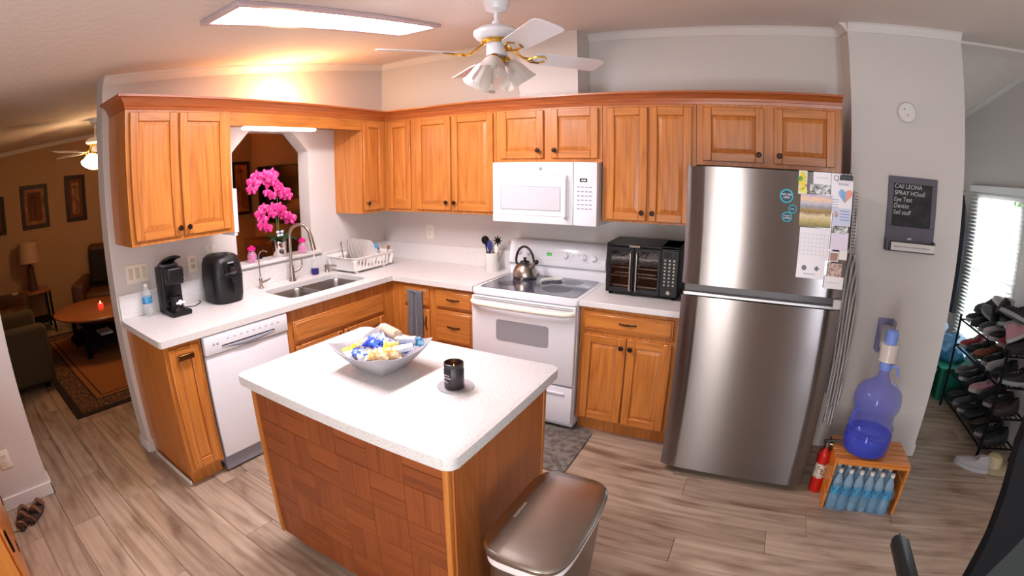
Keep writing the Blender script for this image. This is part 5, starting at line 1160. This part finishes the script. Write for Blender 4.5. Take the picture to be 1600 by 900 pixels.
for z in tiers:
    b = B(); b.tube([(rkx0, rky0, z), (rkx0, rky1, z)], .008, 6); b.tube([(rkx1, rky0, z), (rkx1, rky1, z)], .008, 6); b.tube([(rkx0, rky0, z), (rkx1, rky0, z)], .008, 6); b.tube([(rkx0, rky1, z), (rkx1, rky1, z)], .008, 6)
    for i in range(5): b.tube([(rkx0+.05+i*.05, rky0, z), (rkx0+.05+i*.05, rky1, z)], .004, 5)
    b.build('shelf', blackm, c)
def shoe(lab, um, sm_, group):
    t_ = thing('shoe', lab, 'shoe', (0, 0, 0), group=group, W=False)
    L_ = .27; n = 18
    def out(k, s=1, z=0):
        a = 2*math.pi*k/n; x = math.cos(a)*L_/2; wd = .048+.010*math.cos(a)-.006*math.cos(2*a); return (x, math.sin(a)*wd*s, z)
    B().loft([[out(k, .92, 0) for k in range(n)], [out(k, 1, .01) for k in range(n)], [out(k, .98, .028) for k in range(n)]]).build('sole', sm_, t_)
    rg = []
    for j in range(7):
        t = j/6; ring = []
        for k in range(n):
            x, y, _ = out(k, .95); h = .03+(.045+.03*(x < 0)+.015*max(0, -x/.13))*t
            xx = x*(1-.5*t*t)-(.035*t*t); yy = y*(1-.45*t*t); ring.append((xx, yy, h))
        rg.append(ring)
    B().loft(rg, cap=True).build('upper', um, t_)
    b = B()
    for i in range(4): x = .035-.022*i; b.tube([(x, -.02, .066+.005*i), (x-.004, 0, .078+.005*i), (x, .02, .066+.005*i)], .003, 5)
    b.build('laces', sm_, t_); return t_
cols = [((24, 23, 28), (150, 150, 154), 'black shoe with pale sole'), ((48, 34, 30), (34, 26, 22), 'brown leather shoe'), ((165, 160, 160), (180, 178, 178), 'white sneaker'), ((24, 24, 30), (20, 20, 24), 'all black shoe'), ((130, 30, 38), (150, 140, 140), 'red sneaker'), ((70, 68, 74), (120, 118, 120), 'grey sneaker'), ((130, 70, 44), (50, 34, 28), 'tan sandal'), ((170, 120, 128), (170, 164, 164), 'pink sneaker')]
protos = {}
places = []
rnd = random.Random(11)
tn = ['lowest', 'second', 'third', 'top']
for ti_, z in enumerate(tiers):
    for k in range(7 if ti_ < 3 else 7): places.append((5.17+rnd.uniform(-.02, .02), rky0+.07+k*.125, z+.008, ti_))
for k in range(6): places.append((5.16+rnd.uniform(-.05, .05), rky0+.12+k*.13, tiers[3]+.10, 4))
for k in range(3): places.append((5.16+rnd.uniform(-.03, .03), rky0+.26+k*.15, tiers[3]+.19, 5))
cnts = {}
order = [3, 0, 1, 3, 0, 5, 3, 1, 0, 3, 7, 3, 0, 5, 0, 3, 2, 0, 6, 3, 4, 3, 4, 0, 2, 5, 3, 0, 7, 2, 0, 3, 5, 3, 0, 3, 2]
for i, (x, y, z, ti_) in enumerate(places):
    k = order[i % len(order)]
    what = cols[k][2]; where = ('on the %s tier of the rack' % tn[ti_]) if ti_ < 4 else ('heaped on the rack, %s layer' % ['lower', 'upper'][ti_-4])
    if k not in protos:
        protos[k] = shoe('', mat('shoe_upper_%s' % what.replace(' ', '_'), cols[k][0], .6), mat('shoe_sole_%s' % what.replace(' ', '_'), cols[k][1], .6), None); o = protos[k]
    else: o = dup(protos[k])
    kk_ = sum(1 for q in places[:i] if q[3] == ti_); o['group'] = 'shoes on the shoe rack'
    o['label'] = '%s %s, %s from near end' % (what, where, ['first', 'second', 'third', 'fourth', 'fifth', 'sixth', 'seventh'][kk_]); o['group'] = 'shoes on the shoe rack'
    o.location = (x, y, z); o.rotation_euler = (rnd.uniform(-.5, .5) if ti_ > 3 else 0, rnd.uniform(-.35, .35) if ti_ > 3 else 0, math.pi+rnd.uniform(-.2, .2) if ti_ < 4 else rnd.uniform(0, 6.28))
c = thing('straw_hat', 'pale straw hat on the floor under the shoe rack', 'hat', (5.12, -.16, 0), W=False)
o = B().lathe([(.13, .0), (.135, .004), (.10, .012), (.065, .014), (.06, .07), (.045, .085), (0, .088)], seg=28).build('crown', mat('straw', (190, 176, 140), .8), c)
c.location = (5.13, -.33, .002)
shw = dup(protos[2] if 2 in protos else protos[0], (5.06, -.37, .0), 2.6); shw['label'] = 'white sneaker on the floor in front of the shoe rack'; shw['group'] = 'shoes by the rack'; shw.location = (4.93, -.36, 0)

# ================================================================== FOREGROUND OFFICE CHAIR
c = thing('office_chair', 'black mesh-back office chair at the near right edge', 'chair', (4.07, -2.2, 0))
YB = -2.42
fr = [(3.81, .60), (3.825, .80), (3.825, .95), (3.81, 1.08), (3.79, 1.20), (3.80, 1.30), (3.86, 1.34), (4.07, 1.355), (4.28, 1.34), (4.34, 1.30), (4.35, 1.20), (4.33, 1.08), (4.315, .95), (4.315, .80), (4.33, .60)]
def fpt(i, o=0): x, z = fr[i]; cxm, czm = 4.07, .97; return (cxm+(x-cxm)*(1-o), YB+.03*math.cos((x-4.07)*5), czm+(z-czm)*(1-o))
b = B(); rg = []
for i in range(len(fr)):
    a = fpt(i, 0); q = fpt(i, (.20, .20, .44, .5, .42, .3, .26, .24, .26, .3, .42, .5, .44, .20, .20)[i])
    rg.append([a, (a[0], a[1]+.03, a[2]), (q[0], q[1]+.03, q[2]), q])
rg.append(rg[0]); b.loft(rg, cap=False); b.build('back_frame', blackm, c)
B().surf(lambda u, v: (3.87+.40*u, YB+.012+.02*math.sin(math.pi*u), .66+.62*v), 12, 12, .003).build('back_mesh', mat('chair_mesh', (40, 44, 42), .9), c)
B().prism(rrect(3.81, 4.33, -2.95, -2.46, .1, 5), .44, .52, .025, 3).build('seat', blackm, c)
for x in (3.745, 4.395):
    B().prism(rrect(x-.028, x+.028, -2.62, -2.055, .026, 5), .66, .688, .010, 2).build('armrest', black, c)
    B().tube([(x, -2.55, .66), (x, -2.58, .52), (x+(.08 if x < 4 else -.08), -2.62, .45)], .018, 8).build('arm_post', black, c)
B().tube([(4.07, YB+.02, .7), (4.07, YB-.02, .50), (4.07, -2.6, .43)], .025, 10).build('back_spine', black, c)
B().lathe([(.03, .12), (.03, .30), (.02, .30), (.02, .44)], c=(4.07, -2.70, 0), seg=16).build('gas_lift', dkgrey, c)
for i in range(5):
    a = 2*math.pi*i/5+.3; e_ = (4.07+.28*math.cos(a), -2.70+.28*math.sin(a))
    sp = B().tube([(4.07, -2.70, .13), (e_[0], e_[1], .075)], [.028, .016], 8).build('base_spoke', black, c)
    B().lathe([(.0, -.012), (.026, -.012), (.028, 0), (.026, .012), (0, .012)], M=Matrix.Translation((e_[0], e_[1], .028)) @ Matrix.Rotation(R(90), 4, 'X'), seg=14).build('caster', blackm, sp)

# ================================================================== PINE CABINET AND SANDALS AT NEAR LEFT
c = thing('pine_cabinet', 'honey pine low cabinet with black hinges at the near left corner', 'cabinet', (.5, -3.8, 0))
B().box(.03, 1.05, -4.05, -3.60, .0, .80, .004).build('body', pine_z, c)
for x0, x1 in ((.05, .53), (.545, 1.03)):
    d = B().box(x0, x1, -3.60, -3.583, .03, .76, .004).build('door', pine_x, c)
    for z in (.12, .66): B().box(x0+.02, x0+.10, -3.583, -3.579, z, z+.03, .002).build('hinge', blackm, d)
    B().box(x1-.06, x1-.03, -3.583, -3.573, .36, .46, .003).build('handle', blackm, d)
sd = mat('sandal_brown', (120, 76, 52), .6); sd2 = mat('sandal_dark', (60, 48, 44), .7)
sproto = thing('sandal', 'brown strapped sandal nearer the near left baseboard', 'sandal', (.13, -3.40, 0), W=False)
B().prism([(.12*math.cos(t/9*math.pi), .04*math.sin(t/9*math.pi)*(1+.2*math.cos(t/9*math.pi))) for t in range(18)], 0, .022, .005, 2).build('sole', sd2, sproto)
for x, h in ((-.03, .05), (.05, .04)): B().surf(lambda u, v: (x+.03*v, -.042+.084*u, .02+h*math.sin(math.pi*u)), 10, 2, .004).build('strap', sd, sproto)
B().tube([(-.1, -.03, .02), (-.115, -.02, .06), (-.12, 0, .07), (-.115, .02, .06), (-.1, .03, .02)], .007, 8).build('heel_strap', sd, sproto)
sproto.location = (.16, -3.41, .001); sproto.rotation_euler = (0, 0, R(150))
o = dup(sproto, (.17, -3.50, .001), R(165), 'brown strapped sandal lying nearer the pine cabinet')

# ================================================================== LIVING ROOM
rug_m = mat('rug_tan', (150, 92, 42), .95, bump=(160, .4)); rug_b = mat('rug_dark', (40, 28, 22), .95); rug_k = mat('rug_key_pattern', (50, 34, 24), .95, noise=((128, 92, 60), (75, 75, 75), .47, .53))
c = thing('area_rug', 'tan living room rug with dark patterned border', 'rug', (-2.3, -1.8, 0))
rx0, rx1, ry0, ry1 = -3.7, -.93, -2.80, -.7
for nm, e, m_, z in (('edge_band', 0, rug_b, .006), ('pattern_band', .07, rug_k, .0068), ('inner_line', .25, rug_b, .0074), ('tan_line', .27, rug_m, .0078), ('thin_line', .32, rug_b, .0082), ('field', .335, rug_m, .0086)):
    B().box(rx0+e, rx1-e, ry0+e, ry1-e, .0005, z).build(nm, m_, c, smooth=False)
c = thing('coffee_table', 'round wood coffee table with dark legs and lower shelf', 'table', (-2.62, -1.98, 0))
tw = wood('table_wood', 'y', (176, 112, 66), (120, 70, 40)); TC = (-2.62, -1.98)
B().lathe([(0, .43), (.53, .43), (.55, .44), (.55, .455), (.54, .462), (0, .462)], c=(TC[0], TC[1], 0), seg=48).build('tabletop', tw, c)
B().lathe([(0, .15), (.40, .15), (.40, .17), (0, .17)], c=(TC[0], TC[1], 0), seg=40).build('lower_shelf', blackm, c)
for i in range(4): a = math.pi/4+i*math.pi/2; B().tube([(TC[0]+.40*math.cos(a), TC[1]+.40*math.sin(a), .009), (TC[0]+.40*math.cos(a), TC[1]+.40*math.sin(a), .43)], .028, 8).build('leg', blackm, c)
c = thing('votive_candle', 'small glowing red candle holder on the coffee table', 'candle', (-2.6, -2.02, .462))
B().lathe([(0, 0), (.028, 0), (.032, .05), (.03, .05), (.026, .006), (0, .005)], c=(-2.55, -1.98, .4625), seg=16).build('holder', emis('red_glow', (255, 40, 30), 2.2), c)
B().lathe([(0, .02), (.006, .03), (.008, .05), (.003, .07), (0, .08)], c=(-2.55, -1.98, .4625), seg=10).build('flame', emis('flame_red', (255, 120, 90), 14), c)
tag(B().box(-2.72, -2.50, -2.05, -1.90, .1705, .195, .002).build('magazine', paper), 'pale magazine on the lower shelf of the coffee table', 'magazine')
leather = mat('brown_leather', (84, 52, 32), .5, bump=(40, .2)); olive = mat('olive_cloth', (80, 70, 50), .9); dcloth = mat('dark_cushion', (26, 22, 22), .9)
def armchair(name, lab, cx, cy, rz, m_, w_=.95, d_=.9, hb=1.0, cat='armchair'):
    t_ = thing(name, lab, cat, (cx, cy, .009), rz, W=False)
    B().box(-d_/2+.05, d_/2-.05, -w_/2+.18, w_/2-.18, .06, .28, .03, 3).build('base', m_, t_)
    B().box(-d_/2+.15, d_/2, -w_/2+.18, w_/2-.18, .285, .47, .05, 4).build('seat_cushion', m_, t_)
    Mb = Matrix.Translation((-d_/2+.14, 0, .28)) @ Matrix.Rotation(R(-12), 4, 'Y')
    B().box(-.11, .11, -w_/2+.14, w_/2-.14, 0, hb-.28, .07, 4, M=Mb).build('backrest', m_, t_)
    for s in (-1, 1):
        B().box(-d_/2+.06, d_/2-.02, s*(w_/2-.09)-.09, s*(w_/2-.09)+.09, .06, .60, .06, 4).build('arm', m_, t_)
    for x in (-.35, .33):
        for y in (-w_/2+.12, w_/2-.12): B().box(x-.03, x+.03, y-.03, y+.03, 0, .06).build('foot', blackm, t_)
    return t_
armchair('armchair', 'brown leather armchair with black cushion by the far wall', -3.72, -1.50, R(-25), leather)
o = B().box(-.06, .06, -.24, .24, -.22, .22, .05, 4).build('throw_pillow', dcloth); tag(o, 'black square throw pillow on the leather armchair', 'pillow'); o.location = (-3.74, -1.50, .74); o.rotation_euler = (0, R(-14), R(-25))
armchair('recliner', 'olive brown recliner seen from its side near the rug', -2.25, -3.18, R(90), olive, .95, .90, .92, 'recliner')
armchair('sofa', 'tan sofa with a pale remote on its arm beside the side table', -3.42, -3.22, R(70), leather, 1.1, .9, .8, 'sofa')
tag(B().box(-3.80, -3.70, -2.86, -2.78, .601, .62, .004).build('remote_control', mat('pale_plastic', (190, 176, 160), .4)), 'pale remote control lying on the sofa arm', 'remote')
c = thing('side_table', 'dark wood side table holding the lamp', 'table', (-4.1, -2.5, 0))
B().box(-4.35, -3.93, -2.72, -2.30, .52, .55, .004).build('tabletop', tw, c)
B().box(-4.33, -3.95, -2.70, -2.32, .14, .16, .003).build('lower_shelf', blackm, c)
for x in (-4.33, -3.97):
    for y in (-2.70, -2.34): B().box(x, x+.03, y, y+.03, 0, .52, .002).build('leg', blackm, c)
c = thing('table_lamp', 'unlit lamp with pale drum shade on a dark tapered base', 'lamp', (-4.13, -2.52, .55))
B().lathe([(0, 0), (.075, 0), (.08, .012), (.07, .03), (.055, .2), (.045, .30), (.02, .32), (.008, .33), (.008, .40)], c=(-4.13, -2.52, .5505), seg=20).build('base', mat('dark_carved', (74, 46, 34), .6), c)
B().lathe([(.155, .36), (.135, .62), (.132, .62), (.152, .36)], c=(-4.13, -2.52, .55), seg=28, cap=False).build('shade', mat('lamp_shade', (190, 160, 130), .8), c)
def picture(lab, y0, y1, z0, z1, mt, art):
    t_ = thing('framed_picture', lab, 'picture', (-4.39, (y0+y1)/2, (z0+z1)/2)); FW = FX(-4.4); e = .05
    b = B(FW); b.box(y0, y1, 0, .025, z0, z0+e, .004); b.box(y0, y1, 0, .025, z1-e, z1, .004); b.box(y0, y0+e, 0, .025, z0+e, z1-e, .004); b.box(y1-e, y1, 0, .025, z0+e, z1-e, .004); b.build('frame', mat('espresso_frame', (44, 26, 20), .5) if 'espresso_frame' not in bpy.data.materials else bpy.data.materials['espresso_frame'], t_)
    B(FW).box(y0+e, y1-e, 0, .012, z0+e, z1-e).build('mat_board', mt, t_)
    g = .05; p_ = B(FW).box(y0+e+g, y1-e-g, .011, .014, z0+e+g, z1-e-g).build('print', art, t_)
    ym, zz0, zz1 = (y0+y1)/2, z0+e+g+.02, z1-e-g-.07; dk = mat('palm_ink', (60, 44, 30), .8) if 'palm_ink' not in bpy.data.materials else bpy.data.materials['palm_ink']
    b = B(FW); b.tube([(ym, .0145, zz0), (ym+.008, .0145, (zz0+zz1)/2), (ym, .0145, zz1)], .004, 6)
    for a in range(7): t = R(200-a*36.7); b.tube([(ym, .0145, zz1), (ym+.04*math.cos(t), .0145, zz1+.03*math.sin(t)+.012), (ym+.06*math.cos(t), .0145, zz1+.03*math.sin(t)-.012)], .003, 5)
    b.build('palm_tree_drawing', dk, t_)
artm = mat('sepia_art', (168, 116, 78), .7, noise=((120, 76, 48), (9, 9, 9), .4, .7)); matb = mat('brown_mat', (110, 66, 42), .8)
picture('palm tree picture nearest the kitchen wall end, narrow one', -1.86, -1.55, 1.33, 1.96, matb, artm)
picture('palm tree picture in the middle of the far wall, wide one', -2.52, -2.12, 1.31, 1.885, artm, matb)
picture('framed picture cut by the left picture edge', -3.10, -2.76, 1.29, 1.78, matb, mat('pale_art', (196, 170, 136), .7))
picture('large orange picture seen through the sink opening', 1.0, 1.36, 1.10, 2.0, mat('orange_art', (200, 116, 60), .7, noise=((150, 80, 40), (7, 7, 7), .4, .7)), bpy.data.materials['orange_art'] if 'orange_art' in bpy.data.materials else artm)
c = thing('television', 'large dark flat television in the living room beyond the opening', 'television', (-3.3, 1.35, .98))
B().box(-4.10, -2.48, 1.335, 1.37, .965, 1.89, .006).build('bezel', black, c)
B().box(-4.085, -2.495, 1.332, 1.3355, .985, 1.875).build('screen', mat('tv_screen', (8, 8, 10), .08, coat=.3), c)
B().box(-3.5, -3.1, 1.37, 1.42, 1.3, 1.6).build('wall_mount', blackm, c)
c = thing('media_console', 'dark low media console beneath the television', 'console', (-3.2, 1.2, 0))
B().box(-4.1, -2.3, 1.0, 1.40, .08, .72, .006).build('body', mat('console_brown', (92, 58, 36), .5), c)
for i in range(3): d = B().box(-4.08+i*.595, -3.50+i*.595, .985, 1.0, .12, .70, .003).build('door', bpy.data.materials['console_brown'], c); B().ball((-3.55+i*.595, .98, .42), .012, 8).build('knob', brass, d)
B().box(-4.0, -2.4, 1.05, 1.35, 0, .08).build('plinth', blackm, c)
c = thing('added_floor_lamp', 'added unseen floor lamp with amber shade warming the far living room wall', 'lamp', (-4.1, .25, 0))  # lamp added out of view to turn the far wall orange
B().lathe([(0, 0), (.13, 0), (.13, .02), (.015, .035), (.012, 1.45), (0, 1.45)], c=(-4.1, .25, 0), seg=20).build('stand', bronze, c)
B().lathe([(.17, 1.36), (.11, 1.62), (.108, 1.62), (.168, 1.36)], c=(-4.1, .25, 0), seg=28, cap=False).build('shade', emis('amber_shade', (255, 170, 90), 1.5), c)
point('added_floor_lamp_light', (-4.1, .25, 1.5), 14, (1, .55, .22), .05)  # warm light of the added, unseen lamp
c = thing('geometric_ornament', 'black open hexagon wire ornament on the ledge behind the jars', 'ornament', (-.11, -1.345, LZ))
hx = [(-.11, -1.335+.032*math.cos(R(60*i)), LZ+.062+.036*math.sin(R(60*i))) for i in range(7)]; B().tube(hx, .004, 6).build('ring', blackm, c); B().box(-.125, -.095, -1.365, -1.305, LZ, LZ+.028, .003).build('foot', blackm, c)

for o in COL.objects:
    if '_w' in o: del o['_w']
